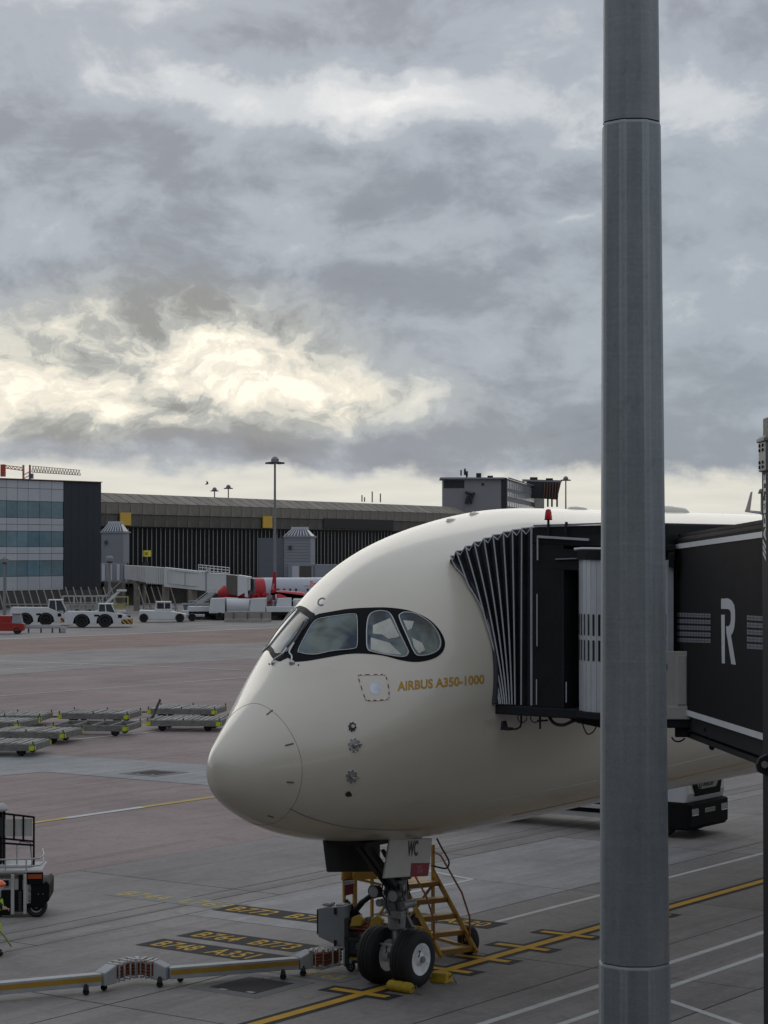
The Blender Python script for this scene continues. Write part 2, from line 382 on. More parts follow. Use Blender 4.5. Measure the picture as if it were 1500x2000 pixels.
line('taxi_line', [gp(-100, 1286), gp(0, 1290), gp(320, 1302), gp(485, 1309), gp(700, 1319)], .25, P_WHI, -.001)
line('taxi_line', [gp(-100, 1313), gp(0, 1308), gp(160, 1298)], .22, P_WHI, -.001)
line('road_edge_line', [gp(205, 1345), gp(232, 1344)], .22, P_WHI, -.001)
line('road_edge_line', [gp(150, 1244), gp(235, 1245)], .35, P_YELW, -.001)
line('road_edge_line', [gp(180, 1420), gp(320, 1398)], .2, P_WHI, -.001)
line('road_edge_line', [gp(380, 1225), gp(700, 1212)], .35, P_WHI, -.001)
line('stand_box_line', [W(12.1, -8.0), W(11.4, -5.85), W(6.5, -6.0)], .12, P_WHI, ZP)
# stand numbers in yellow on black
PZ = [0.0]
def stand_text(words, s, t0, t1, h, ptch=P_BLK, ink=P_YEL, pad=.25):
    PZ[0] += .0006
    a, b = W(s - .16, t0 - pad), W(s + h + .16, t0 - pad)
    sheet('text_panel', [W(s - .16, t0 - pad), W(s - .16, t1 + pad), W(s + h + .16, t1 + pad), W(s + h + .16, t0 - pad)], ZP - .001 + PZ[0], ptch)['kind'] = 'structure'
    o = text_on('ground_lettering', words, ink if ink is not P_YEL else P_YELT, None, W(s, t0), NX, AX, h * 1.42, width=t1 - t0, bold=.012, lift=ZP + .004, space=1.06)
    o['kind'] = 'structure'
stand_text('B744  L763', 4.62, -11.3, -8.1, .55, P_GRY, P_YELW)
stand_text('B772  B77D', 4.45, -7.85, -4.85, .55)
stand_text('B764  B773', 1.55, -6.35, -3.75, .55)
stand_text('B748  A351  A359', .30, -6.35, -2.2, .55)
stand_text('B788  A330', 6.02, -4.6, -2.05, .5)
stand_text('B 789  B763', -.30, -3.4, -1.15, .4, P_GRY, P_YELW)
# service pits
def pit(s, t, ls, lt, label, parts=True):
    o = thing('service_pit', label, 'hatch', W(s, t), YAW)
    MB().bx(-ls / 2, ls / 2, -lt / 2, lt / 2, -.01, .006).build('frame', mat('pit_rim', (.15, .15, .147), .8, spec=.08), o)
    MB().bx(-ls * .33, ls * .33, -lt * .33, lt * .33, .0, .011).build('cover', mat('pit_cover', (.040, .038, .038), .8, bump=.3, scale=8, spec=.08), o)
    if parts:
        for a, b in ((-.36, .1), (-.3, -.25), (.36, .1)): MB().box((ls * a, lt * b, .011), (.10, .16, .010)).build('hinge', mat('steel_hinge', (.30, .30, .29), .8, spec=.1), o)
pit(-1.62, -2.1, 1.75, 1.6, 'square dark service pit cover in the concrete below the cable duct')
pit(25.6, -28.95, 1.8, 1.75, 'small dark hatch in the pale concrete path')
# ------------------------------------------------------------------ the airliner
PS = [0.0, 0.01, 0.03, 0.06, 0.1, 0.16, 0.24, 0.34, 0.46, 0.6, 0.78, 1.0, 1.2, 1.5, 1.8, 2.1, 2.4, 2.7, 3.0, 3.3, 3.6, 3.9, 4.2, 4.5, 4.8, 5.1, 5.4, 5.7, 6.0, 6.3, 6.6, 6.9, 7.2, 7.5, 7.8, 8.1, 8.4, 8.7, 9.0, 9.3, 9.6, 9.9, 10.2, 10.5, 10.8, 11.1, 11.4, 11.7, 12.0]
PT = [4.38, 4.473, 4.539, 4.602, 4.662, 4.732, 4.808, 4.893, 4.989, 5.095, 5.228, 5.39, 5.539, 5.772, 6.026, 6.306, 6.59, 6.855, 7.089, 7.295, 7.478, 7.64, 7.785, 7.915, 8.031, 8.135, 8.229, 8.313, 8.389, 8.458, 8.521, 8.579, 8.633, 8.682, 8.726, 8.764, 8.795, 8.818, 8.834, 8.844, 8.85, 8.853, 8.855, 8.857, 8.858, 8.859, 8.859, 8.859, 8.86]
PB = [4.38, 4.24, 4.144, 4.058, 3.983, 3.904, 3.827, 3.751, 3.675, 3.597, 3.508, 3.41, 3.328, 3.218, 3.125, 3.046, 2.98, 2.926, 2.882, 2.844, 2.811, 2.78, 2.751, 2.725, 2.704, 2.69, 2.681, 2.675, 2.672, 2.67, 2.669, 2.669, 2.669, 2.669, 2.67, 2.671, 2.673, 2.675, 2.678, 2.682, 2.686, 2.691, 2.696, 2.701, 2.705, 2.71, 2.713, 2.716, 2.718]
PW = [0.0, 0.078, 0.136, 0.195, 0.256, 0.33, 0.409, 0.49, 0.574, 0.663, 0.771, 0.905, 1.031, 1.227, 1.419, 1.598, 1.76, 1.902, 2.024, 2.13, 2.223, 2.308, 2.385, 2.455, 2.519, 2.576, 2.629, 2.678, 2.721, 2.761, 2.795, 2.825, 2.851, 2.874, 2.893, 2.91, 2.923, 2.935, 2.944, 2.951, 2.957, 2.962, 2.966, 2.97, 2.973, 2.975, 2.977, 2.978, 2.979]
NOSE = 5.134                                         # nose tip to nose wheels
import bisect
PX_ = [math.sqrt(s) for s in PS]
def _cubic(y):                                        # Catmull-Rom over sqrt(station)
    n = len(y); m = [0] * n
    for i in range(n):
        a, b = max(i - 1, 0), min(i + 1, n - 1); m[i] = (y[b] - y[a]) / (PX_[b] - PX_[a])
    def f(s):
        x = math.sqrt(max(0, min(s, 12.0))); i = min(max(bisect.bisect(PX_, x) - 1, 0), n - 2); h = PX_[i + 1] - PX_[i]; t = (x - PX_[i]) / h
        return (1 + 2 * t) * (1 - t) ** 2 * y[i] + t * (1 - t) ** 2 * h * m[i] + t * t * (3 - 2 * t) * y[i + 1] + t * t * (t - 1) * h * m[i + 1]
    return f
fT, fB, fW = _cubic(PT), _cubic(PB), _cubic(PW)
def hull(s, th, lift=0.0):                            # th 0 = crown, +pi/2 = port; airliner-local (x aft, -y port)
    t, b, w = fT(s), fB(s), max(fW(s), 1e-4)
    if s > 44: k = max(0.02, 1 - ((s - 44) / 27) ** 1.6); c0 = 6.6; t, b, w = 8.86 - .5 * ((s - 44) / 27), 8.5 - (8.5 - 2.72) * k, 2.98 * k
    e = .5146 * math.exp(-((s - 2.6) / 1.8) ** 2)
    c, sn = math.cos(th), math.sin(th); n = 2 - e if c > 0 else 2.0
    k = (abs(c) ** n + abs(sn) ** n) ** (-1 / n)
    p = Vector((s - NOSE, -(w * sn * k), (t + b) / 2 + (t - b) / 2 * c * k))
    if lift:
        d = .01; a = hull(max(s - d, .001), th); bb = hull(s + d, th); c1 = hull(s, th - d); c2 = hull(s, th + d)
        nn = (bb - a).cross(c2 - c1); nn.normalize()
        if nn.dot(p - Vector((s - NOSE + .4, 0, (t + b) / 2))) < 0: nn = -nn
        p = p + nn * lift
    return p
air = thing('airliner', 'large pearl white twin aisle airliner parked nose in at the gate', 'airplane', G, YAW)
Lw = lambda p: Vector((p.dot(AX), -p.dot(NX), p.z)) - Vector((G.dot(AX), -G.dot(NX), 0))   # world -> airliner local
stations = [1e-5] + [ .012 * (k / 8) ** 2 for k in range(2, 9)] + [0.012 + (1.05 - .012) * (k / 22) ** 1.6 for k in range(1, 23)]
mid_st = [1.05 + .11 * k for k in range(1, 100)]; st_b = [1.05] + [s for s in mid_st if s < 12] + [12.5 + 1.5 * k for k in range(0, 22)] + [45 + 1.5 * k for k in range(0, 18)]
def skin(name, sts, mt, nth=144):
    vs = []; fs = []
    for s in sts: vs += [hull(s, 2 * math.pi * i / nth) for i in range(nth)]
    for k in range(len(sts) - 1):
        for i in range(nth): j = (i + 1) % nth; fs.append((k * nth + i, k * nth + j, (k + 1) * nth + j, (k + 1) * nth + i))
    fs.append(tuple(range(nth))) if name == 'radome' else fs.append(tuple((len(sts) - 1) * nth + i for i in range(nth)))
    return MB().add(vs, fs).build(name, mt, air, smooth=True, angle=60)
def aircraft_paint():
    m = bpy.data.materials.new('pearl_white_paint'); m.use_nodes = True; t = m.node_tree; t.nodes.clear(); X.tree = t
    o = t.nodes.new('ShaderNodeOutputMaterial'); b = t.nodes.new('ShaderNodeBsdfPrincipled'); t.links.new(b.outputs[0], o.inputs[0])
    c = t.nodes.new('ShaderNodeTexCoord'); v = c.outputs['Object']
    mp = t.nodes.new('ShaderNodeMapping'); mp.inputs['Scale'].default_value = (.35, 1, 2.2); t.links.new(v, mp.inputs[0])
    n1 = noise(v, .7, 5, .6); n2 = noise(mp.outputs[0], 1.5, 7, .65)
    cc = mixc(n1, (.53, .487, .40), (.59, .552, .465))
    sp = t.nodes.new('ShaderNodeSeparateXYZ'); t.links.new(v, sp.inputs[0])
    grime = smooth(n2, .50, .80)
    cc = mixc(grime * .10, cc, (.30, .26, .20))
    belly = (1.0 - smooth(X(sp.outputs[2]), 2.7, 3.9)) * (grime * .55 + .30)     # oily streaks, plus brown ground reflection put into the keel colour
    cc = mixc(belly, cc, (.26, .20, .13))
    t.links.new(cc, b.inputs['Base Color']); t.links.new((n2 * .10 + .20).o, b.inputs['Roughness'])
    b.inputs['Coat Weight'].default_value = .30; b.inputs['Coat Roughness'].default_value = .06; b.inputs['Specular IOR Level'].default_value = .45
    MATS['paint'] = m; return m
PAINT = aircraft_paint()
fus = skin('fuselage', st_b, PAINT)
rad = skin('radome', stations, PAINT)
def inv(px, py):                                      # pixel -> (station, angle) on the skin, nearest the camera
    d = Lw(Vector((0, 0, H)) + ray(px, py) * 10) - Lw(Vector((0, 0, H))); o = Lw(Vector((0, 0, H))); d.normalize()
    def inside(P):
        s = P.x + NOSE
        if s <= 0.0: return -1
        t, b, w = fT(s), fB(s), max(fW(s), 1e-4); cy, cz = -P.y / w, (P.z - (t + b) / 2) / ((t - b) / 2)
        e = .5146 * math.exp(-((s - 2.6) / 1.8) ** 2); n = 2 - e if cz > 0 else 2.0
        return 1 - (abs(cy) ** n + abs(cz) ** n)
    k = 28.0
    while k < 60 and inside(o + d * k) < 0: k += .02
    a, b = k - .02, k
    for _ in range(30):
        m = (a + b) / 2
        if inside(o + d * m) < 0: a = m
        else: b = m
    P = o + d * b; s = P.x + NOSE; t, bb, w = fT(s), fB(s), fW(s)
    return s, math.atan2(-P.y / w, (P.z - (t + bb) / 2) / ((t - bb) / 2))
def spline(pts, n=6, closed=True):                    # Catmull-Rom through 2D points
    out = []; m = len(pts)
    for i in range(m if closed else m - 1):
        p0, p1, p2, p3 = (pts[(i + k) % m] if closed else pts[max(0, min(m - 1, i + k))] for k in (-1, 0, 1, 2))
        for j in range(n):
            t = j / n
            out.append(tuple(.5 * ((2 * p1[a]) + (p2[a] - p0[a]) * t + (2 * p0[a] - 5 * p1[a] + 4 * p2[a] - p3[a]) * t * t + (3 * p1[a] - p0[a] - 3 * p2[a] + p3[a]) * t ** 3) for a in (0, 1)))
    if not closed: out.append(tuple(pts[-1]))
    return out
def inside_poly(p, poly):
    c = False; n = len(poly)
    for i in range(n):
        a, b = poly[i], poly[i - 1]
        if (a[1] > p[1]) != (b[1] > p[1]) and p[0] < (b[0] - a[0]) * (p[1] - a[1]) / (b[1] - a[1]) + a[0]: c = not c
    return c
def patch_geo(outline, step_s, step_t, lift):          # outline in (station, angle): a sheet that follows the skin
    n = len(outline); pts = [Vector(p) for p in outline]; edges = [(i, (i + 1) % n) for i in range(n)]
    s0, s1 = min(p[0] for p in outline), max(p[0] for p in outline); t0, t1 = min(p[1] for p in outline), max(p[1] for p in outline)
    a = s0 + step_s / 2
    while a < s1:
        b = t0 + step_t / 2
        while b < t1:
            if inside_poly((a, b), outline): pts.append(Vector((a, b)))
            b += step_t
        a += step_s
    vs, _, fs, *_r = delaunay_2d_cdt(pts, edges, [], 1, 1e-5)
    fs = [f for f in fs if inside_poly((sum(vs[i][0] for i in f) / 3, sum(vs[i][1] for i in f) / 3), outline)]
    return [hull(v[0], v[1], lift) for v in vs], [tuple(f) for f in fs]
def patch(name, outline, mt, parent=None, lift=.006, mirror=False, step=(.06, .03), smooth=True):
    mb = MB(); v, f = patch_geo(outline, step[0], step[1], lift); mb.add(v, f)
    if mirror: mb.add([(a[0], -a[1], a[2]) for a in v], f)
    return mb.build(name, mt, parent or air, smooth=smooth)
def curve_on(pix, lift=.004): return [hull(*inv(*p), lift) for p in pix]
def px_out(pix, n=5, closed=True): return [inv(*p) for p in spline(pix, n, closed)]
# cockpit glazing -----------------------------------------------------------
BLACK = mat('gloss_black_mask', (.009, .009, .011), .55, var=.05, spec=.06)
up_px = [(612, 1201), (640, 1196), (680, 1189.5), (720, 1187), (760, 1187), (800, 1193), (835, 1208), (858, 1230), (869, 1254), (864, 1274), (845, 1287), (815, 1293), (785, 1290), (750, 1281), (715, 1277), (680, 1277.5), (640, 1284), (600, 1291), (572, 1293)]
port = [inv(*p) for p in spline(up_px, 4, False)]
sT, sB = 2.70, 1.93                                     # where the mask meets the centre line
half = [(sT, 0.0)] + [(s, max(t, .01)) for s, t in port if t > .02] + [(sB, 0.0)]
mb = MB(); v, f = patch_geo(half + [(sB + (sT - sB) * k / 6, -.0001) for k in range(1, 6)], .06, .03, .006)
mb.add(v, f); mb.add([(a[0], -a[1], a[2]) for a in v], f)
mask = mb.build('cockpit_mask', BLACK, air, smooth=True, angle=80)
GLASS = None
def glass_mat():
    m = bpy.data.materials.new('cockpit_glass'); m.use_nodes = True; t = m.node_tree; t.nodes.clear(); X.tree = t
    o = t.nodes.new('ShaderNodeOutputMaterial'); b = t.nodes.new('ShaderNodeBsdfPrincipled'); t.links.new(b.outputs[0], o.inputs[0])
    c = t.nodes.new('ShaderNodeTexCoord'); v = c.outputs['Object']
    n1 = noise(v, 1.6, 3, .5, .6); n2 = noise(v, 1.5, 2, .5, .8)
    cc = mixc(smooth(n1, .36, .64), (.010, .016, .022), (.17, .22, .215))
    refl_tint = mixc(smooth(n2, .35, .65), (.02, .04, .10), (.13, .12, .06))  # reflections put into the pane colour: teal patches, with a rainbow tint over them
    cc = mixc(.32, cc, refl_tint)
    t.links.new(cc, b.inputs['Base Color']); b.inputs['Roughness'].default_value = .10; b.inputs['Specular IOR Level'].default_value = .3
    MATS['cockpit_glass'] = m; return m
GLASS = glass_mat()
SEAL = mat('window_seal', (.42, .43, .43), .4, .5)
panes = [
 [(588, 1276), (583, 1270), (600, 1236), (612, 1217), (625, 1209), (660, 1203), (690, 1200), (697, 1206), (698, 1235), (697, 1262), (688, 1268), (650, 1272), (615, 1279)],
 [(717, 1220), (722, 1202), (735, 1195), (752, 1195), (764, 1203), (778, 1233), (793, 1264), (797, 1275), (788, 1283), (760, 1280), (730, 1274), (718, 1268), (716, 1245)],
 [(780, 1208), (783, 1200), (792, 1197), (812, 1200), (836, 1214), (852, 1232), (860, 1252), (857, 1268), (843, 1277), (822, 1281), (810, 1276), (796, 1246)]]
CURTAIN = mat('pale_cockpit_blind', (.44, .44, .39), .7, var=.25, scale=1.3)
for k, pp in enumerate(panes):
    ol = px_out(pp, 4)
    for mir in (False, True):
        mb = MB(); v, f = patch_geo(ol, .05, .03, .011)
        rim = [hull(s, t, .014) for s, t in ol]
        if mir: v = [(a[0], -a[1], a[2]) for a in v]; rim = [Vector((a[0], -a[1], a[2])) for a in rim]
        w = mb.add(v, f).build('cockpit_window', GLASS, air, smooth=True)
        MB().tube(rim + [rim[0]], .007 if k == 0 else .013, 5).build('window_seal', SEAL, w, smooth=True)
for pp in ([(728, 1222), (762, 1208), (780, 1243), (774, 1246), (758, 1248), (746, 1240), (728, 1238)], [(724, 1246), (760, 1256), (784, 1279), (752, 1277), (724, 1269)], [(787, 1212), (808, 1214), (804, 1228), (796, 1232)], [(804, 1246), (824, 1256), (830, 1270), (818, 1277), (808, 1264)]):
    patch('sun_blind', [inv(*p) for p in pp], CURTAIN, None, .0125, step=(.05, .03))
# wipers
WIP = mat('wiper_black', (.02, .02, .02), .5)
STEEL = mat('bright_steel', (.45, .45, .44), .35, .8)
for path, arm in (([(604, 1212), (590, 1236), (576, 1258)], [(576, 1258), (567, 1275), (571, 1284), (570, 1294)]), ([(596, 1216), (583, 1240), (562, 1268)], [(562, 1268), (553, 1280), (540, 1289), (534, 1295)])):
    o = MB().tube(curve_on(spline(path, 5, False), .035), .014, 6).build('wiper', WIP, air, smooth=True)
    MB().tube(curve_on(spline(arm, 5, False), .035), .016, 6).build('wiper_arm', STEEL, o, smooth=True)
    MB().lathe(curve_on([arm[-1]], -.01)[0], (Lw(Vector((0, 0, H))) - hull(1.9, .1)), [(0, .05), (.05, .05), (.06, .03)], 10).build('wiper_pivot', STEEL, o, smooth=True)
for p in ((526, 1297), (583, 1299)):
    patch('washer_nozzle', px_out([(p[0] + 1.7 * math.cos(a), p[1] + 1.7 * math.sin(a)) for a in (0, 1, 2, 3, 4, 5)], 2), WIP, None, .006)
# radome seam, lightning strips, skin lines
SEAM = mat('panel_gap', (.20, .195, .18), .6, spec=.1)
ringp = [hull(1.05 + .10 * (1 - math.cos(2 * math.pi * i / 96)) / 2 * 1.2 - .02, 2 * math.pi * i / 96, .0) for i in range(97)]
MB().tube(ringp, .0045, 5).build('radome_seam', SEAM, rad, smooth=True)
for a, b in (((521, 1396), (532, 1387)), ((557, 1456), (573, 1452)), ((560, 1527), (574, 1528)), ((523, 1593), (534, 1596))):
    MB().tube(curve_on([a, ((a[0] + b[0]) / 2, (a[1] + b[1]) / 2), b], .004), .013, 5).build('lightning_strip', mat('strip_grey', (.09, .088, .08), .5), rad)
MB().tube(curve_on(spline([(566, 1579), (600, 1595), (650, 1610), (700, 1618), (760, 1621), (820, 1619)], 6, False), .001), .010, 5).build('keel_seam', SEAM, air, smooth=True)
for pl in ([(955, 1565), (1010, 1555), (1100, 1538), (1168, 1524)], [(1305, 1497), (1400, 1474), (1480, 1456)], ):
    MB().tube(curve_on(spline(pl, 5, False), .0), .006, 4).build('skin_seam', mat('pale_seam', (.55, .54, .50), .5), air, smooth=True)
for pl in ([(1000, 1592), (1100, 1571), (1168, 1556), (1305, 1524), (1400, 1502), (1488, 1482)],):
    MB().tube(curve_on(spline(pl, 5, False), .0), .012, 4).build('gold_cheat_line', mat('gold_line', (.30, .19, .07), .45), air, smooth=True)
# lettering on the skin
GOLD = mat('gold_lettering', (.42, .24, .04), .55, spec=.2)
INK = mat('black_lettering', (.02, .02, .02), .5)
def skin_text(name, s, mt, bl, br, tl, bold=.01, shear=0.0, parent=None):   # letters bent onto the skin from three corner pixels
    vs, fs = text_geo(s, 1.0, bold, shear); x0 = min(v.x for v in vs); x1 = max(v.x for v in vs); y0, y1 = min(v.y for v in vs), max(v.y for v in vs)
    P = []
    for v in vs:
        a, b = (v.x - x0) / (x1 - x0), (v.y - y0) / (y1 - y0)
        P.append(hull(*inv(bl[0] + (br[0] - bl[0]) * a + (tl[0] - bl[0]) * b, bl[1] + (br[1] - bl[1]) * a + (tl[1] - bl[1]) * b), .004))
    return MB().add(P, fs).build(name, mt, parent or air)
skin_text('model_lettering', 'AIRBUS A350-1000', GOLD, (776, 1350), (946, 1335.5), (776, 1331.5), .03)
skin_text('registration_letter', 'C', INK, (618, 1183), (631, 1184), (622.5, 1166.5), .012, .0)
# access panel, probes, ports
DASH_R = mat('red_dash', (.22, .02, .02), .5); DASH_W = mat('white_dash', (.62, .60, .58), .5)
def dashed(pix, n, w=.011, lift=.004, mats=(DASH_R, DASH_W)):
    loop = spline(pix, 6); tot = len(loop); k = tot / n
    for i in range(n):
        seg = [loop[int(i * k + j) % tot] for j in range(int(k) + 1)]
        if len(seg) > 1: MB().tube(curve_on(seg, lift), w, 4).build('marking_dash', mats[i % 2], panel)
panel = patch('access_panel', px_out([(700, 1321), (706, 1318.5), (730, 1318), (748, 1318), (754, 1322), (759, 1345), (759, 1362), (754, 1366), (735, 1368), (718, 1368), (713, 1363), (705, 1340)], 3), PAINT, None, .003)
dashed([(700, 1321), (706, 1318.5), (730, 1318), (748, 1318), (754, 1322), (759, 1345), (759, 1362), (754, 1366), (735, 1368), (718, 1368), (713, 1363), (705, 1340)], 36)
patch('static_disc', px_out([(733 + 11 * math.cos(a * .6), 1344 + 13 * math.sin(a * .6)) for a in range(10)], 2), mat('disc_grey', (.42, .45, .48), .3, .4, var=.25, scale=9), None, .006)
PROBE = mat('probe_grey', (.30, .30, .30), .35, .7)
def probe(px, py, r, arm, disc):
    global panel
    circ = [(px + r * .85 * math.cos(a * .5236), py + r * math.sin(a * .5236)) for a in range(12)]
    panel = patch('probe_plate', px_out(circ, 2), disc, None, .005, step=(.03, .015))
    dashed(circ, 16, .007, .006, (INK, DASH_W))
    c = hull(*inv(px, py), .0); nn = (hull(*inv(px, py), .1) - c).normalized()
    mb = MB().cyl(c, c + nn * .06, .045, .03, 12)
    if arm: mb.tube([c + nn * .05, c + nn * .10 + Vector((.03, 0, -.0)), c + nn * .11 + Vector((.17, 0, 0))], [.02, .016, .009], 7)
    mb.build('pitot_probe' if arm else 'port', PROBE, panel, smooth=True)
DISC = mat('probe_disc', (.33, .33, .32), .35, .5, var=.2, scale=9)
probe(688, 1420, 9, False, INK); probe(692, 1456, 13, True, DISC); probe(687, 1517, 12, True, DISC)
patch('drain_port', px_out([(674, 1551), (681, 1545), (687, 1551), (686, 1555), (678, 1556)], 3), INK, None, .005)
# antennas on the crown
for s, l, h in ((6.9, .35, .05), (7.7, .35, .05), (11.6, .9, .07)):
    c = hull(s, 0.02)
    MB().lathe(c + Vector((-l / 2, 0, -.02)), (1, 0, 0), [(0, .01), (l * .12, h), (l * .4, h * 1.25), (l * .8, h), (l, .01)], 12).build('antenna', PAINT, air, smooth=True)
c = hull(15.5, 0.0); vs = MB()
vs.lathe(c + Vector((-1.1, 0, -.06)), (1, 0, 0), [(0, .02), (.15, .14), (.5, .2), (1.2, .22), (1.9, .19), (2.15, .12), (2.3, .02)], 18).build('satcom_hump', PAINT, air, smooth=True)
# ------------------------------------------------------------------ nose gear (parts of the airliner)
def A_(s, t, z): return Vector((s, -t, z))
GEARM = mat('gear_grey_paint', (.22, .225, .225), .45, .2, var=.25, scale=6, dirt=(.05, .045, .04), dirt_amt=.6)
GEARD = mat('dark_gear_metal', (.045, .045, .048), .5, .4, var=.3, scale=7)
RUB = mat('black_rubber', (.009, .009, .010), .75, var=.3, scale=9, bump=.15)
RIMW = mat('white_rim', (.72, .72, .71), .4, var=.12, scale=8, dirt=(.12, .11, .10), dirt_amt=.5)
BAYD = mat('bay_door_inner', (.035, .038, .035), .6, var=.3, scale=5)
DOORP = mat('gear_door_paint', (.47, .455, .415), .4, var=.08)
for t in (-.37, .37):
    mt_ = MB(); r, w = .53, .40; n = 48
    mt_.lathe(A_(0, t, .525), (0, 1, 0), [(-w * .38, r * .50), (-w * .5, r * .56), (-w * .54, r * .70), (-w * .50, r * .84), (-w * .40, r * .95), (-w * .24, r * .995), (-w * .2, r), (-w * .19, r * .985), (-w * .17, r * .985), (-w * .16, r), (-.012, r), (-.01, r * .985), (.01, r * .985), (.012, r), (w * .16, r), (w * .17, r * .985), (w * .19, r * .985), (w * .2, r), (w * .24, r * .995), (w * .40, r * .95), (w * .50, r * .84), (w * .54, r * .70), (w * .5, r * .56), (w * .38, r * .50)], n)
    wh = mt_.build('nose_wheel', RUB, air, smooth=True)
    rm = MB()
    for sg in (-1, 1):
        d = Vector((0, sg, 0)); c = A_(0, t, .525)
        rm.lathe(c, d, [(w * .36, r * .50), (w * .50, r * .555), (w * .49, r * .50), (w * .47, r * .46), (w * .44, r * .38), (w * .41, r * .25), (w * .46, r * .21), (w * .52, r * .14), (w * .54, r * .10), (w * .54, .002)], 36, cap=False)
    rm.build('rim', RIMW, wh, smooth=True, angle=40)
    bt = MB()
    for k in range(9):
        a = k * 2 * math.pi / 9
        for sg in (-1, 1): bt.cyl(A_(.165 * math.cos(a), t + sg * w * .10, .525 + .165 * math.sin(a)), A_(.165 * math.cos(a), t + sg * w * .17, .525 + .165 * math.sin(a)), .017, n=6)
    b_ = bt.build('wheel_bolts', GEARD, wh); b_['kind'] = 'stuff'
    MB().tube([A_(-.05, t + .16, .55), A_(-.12, t + .24, .62), A_(-.10, t + .23, .70), A_(0, t + .18, .66)], .012, 6).build('brake_line', RUB, wh, smooth=True)
MB().cyl(A_(0, -.62, .525), A_(0, .62, .525), .06, n=16).build('axle', GEARM, air, smooth=True)
MB().cyl(A_(0, 0, .45), A_(.02, 0, 1.15), .085, n=20).build('strut_piston', STEEL, air, smooth=True)
MB().lathe(A_(.02, 0, 1.0), (.03, 0, 1), [(0, .13), (.04, .16), (.30, .17), (.34, .21), (.52, .22), (.56, .18), (1.0, .17), (1.04, .20), (1.12, .20), (1.16, .16), (1.9, .16)], 28).build('strut_cylinder', GEARM, air, smooth=True, angle=30)
m_ = MB().beam(A_(.18, 0, 1.32), A_(.44, 0, .98), .20, .07); m_.beam(A_(.44, 0, .98), A_(.10, 0, .62), .16, .06); m_.cyl(A_(.44, -.14, .98), A_(.44, .14, .98), .04)
m_.build('torque_link', GEARM, air, bevel=.012)
m_ = MB()
for t in (-.26, .26): m_.cyl(A_(-.18, t, 1.50), A_(.20, t, 1.50), .075, n=14); m_.beam(A_(0, 0, 1.5), A_(0, t * 1.1, 1.5), .16, .14)
m_.build('steering_jack', GEARM, air, smooth=True, angle=30)
m_ = MB().beam(A_(.0, -.07, 1.72), A_(-1.15, -.10, 2.78), .11, .13); m_.beam(A_(.0, .07, 1.72), A_(-1.15, .10, 2.78), .11, .13); m_.cyl(A_(-.02, -.2, 1.72), A_(-.02, .2, 1.72), .08)
m_.build('drag_brace', GEARD, air, bevel=.015)
MB().beam(A_(.05, 0, 1.95), A_(.85, 0, 2.75), .10, .10).build('retraction_jack', GEARM, air, bevel=.01)
for t, z in ((-.24, 1.74), (.20, 1.70)):
    l_ = MB().lathe(A_(-.20, t, z), (-1, 0, -.05), [(0, .05), (.04, .11), (.16, .125), (.18, .125)], 20).build('landing_light', GEARD, air, smooth=True)
    MB().lathe(A_(-.372, t, z - .009), (-1, 0, -.05), [(0, .11), (.015, .10), (.03, .0)], 20).build('lens', mat('lamp_lens', (.30, .31, .32), .12, var=.1), l_, smooth=True)
random.seed(3)
for k in range(9):                                          # hydraulic lines and fittings round the leg
    a = k * .72; z0 = random.uniform(1.15, 1.5); z1 = random.uniform(1.8, 2.5)
    p = [A_(.2 * math.cos(a), .2 * math.sin(a), z0), A_(.27 * math.cos(a + .4), .27 * math.sin(a + .4), (z0 * 2 + z1) / 3), A_(.22 * math.cos(a + .5), .22 * math.sin(a + .5), (z0 + z1 * 2) / 3), A_(.18 * math.cos(a + .2), .18 * math.sin(a + .2), z1)]
    MB().tube(p, .014, 6).build('hydraulic_line', RUB if k % 2 else GEARD, air, smooth=True)
for k in range(16):
    a = random.uniform(0, 6.28); z = random.uniform(1.1, 2.5); c_ = A_(.20 * math.cos(a), .20 * math.sin(a), z)
    (MB().box(c_, (random.uniform(.05, .14), random.uniform(.05, .14), random.uniform(.05, .16)), a) if k % 2 else MB().cyl(c_, c_ + Vector((random.uniform(-.12, .12), random.uniform(-.12, .12), .1)), random.uniform(.02, .045), n=10)).build('gear_fitting', (GEARM, GEARD, STEEL)[k % 3], air, bevel=.006)
MB().box(A_(.02, .0, 2.05), (.34, .46, .22)).build('gear_manifold', GEARD, air, bevel=.02)
MB().box(A_(-.16, .12, 1.32), (.12, .3, .14)).build('tow_fitting', GEARM, air, bevel=.02)
MB().beam(A_(-.28, -.42, .78), A_(-.28, .42, .78), .03, .03).build('tow_bar_pin', STEEL, air)
def door(pix, t, name, mt, th):
    P = [Vector(onT(*p, t)) for p in pix]; P = [A_(*p) for p in P]
    return MB().hexa(P, [p + Vector((0, th, 0)) for p in P]).build(name, mt, air, bevel=.02), P
dp, P = door([(762, 1639), (845, 1637), (838, 1710), (750, 1716)], .45, 'gear_door_left', DOORP, .05)
dp.name = 'gear_door'
ex = (P[1] - P[0]).normalized(); ey = (P[0] - P[3]).normalized()
bl = A_(*onT(795, 1671, .45)); text_on('gear_door_lettering', 'WC', INK, dp, bl + Vector((0, -.004, 0)), ex, Vector((.12, 0, 1)), .38, width=.33, bold=.012, lift=.003)
rp = [A_(*onT(*p, .45)) for p in ((803, 1686), (839, 1685), (835, 1711), (801, 1713))]
rf = MB().add([p + Vector((0, -.006, 0)) for p in rp], [(0, 1, 2, 3)]).build('red_placard', mat('red_placard', (.22, .012, .025), .5), dp)
for k, wd in enumerate(('NO', 'STEP')): text_on('placard_lettering', wd, mat('pink_print', (.45, .20, .20), .5), dp, A_(*onT(815, 1697 + 8 * k, .45)) + Vector((0, -.006, 0)), ex, Vector((0, 0, 1)), .085, lift=.002)
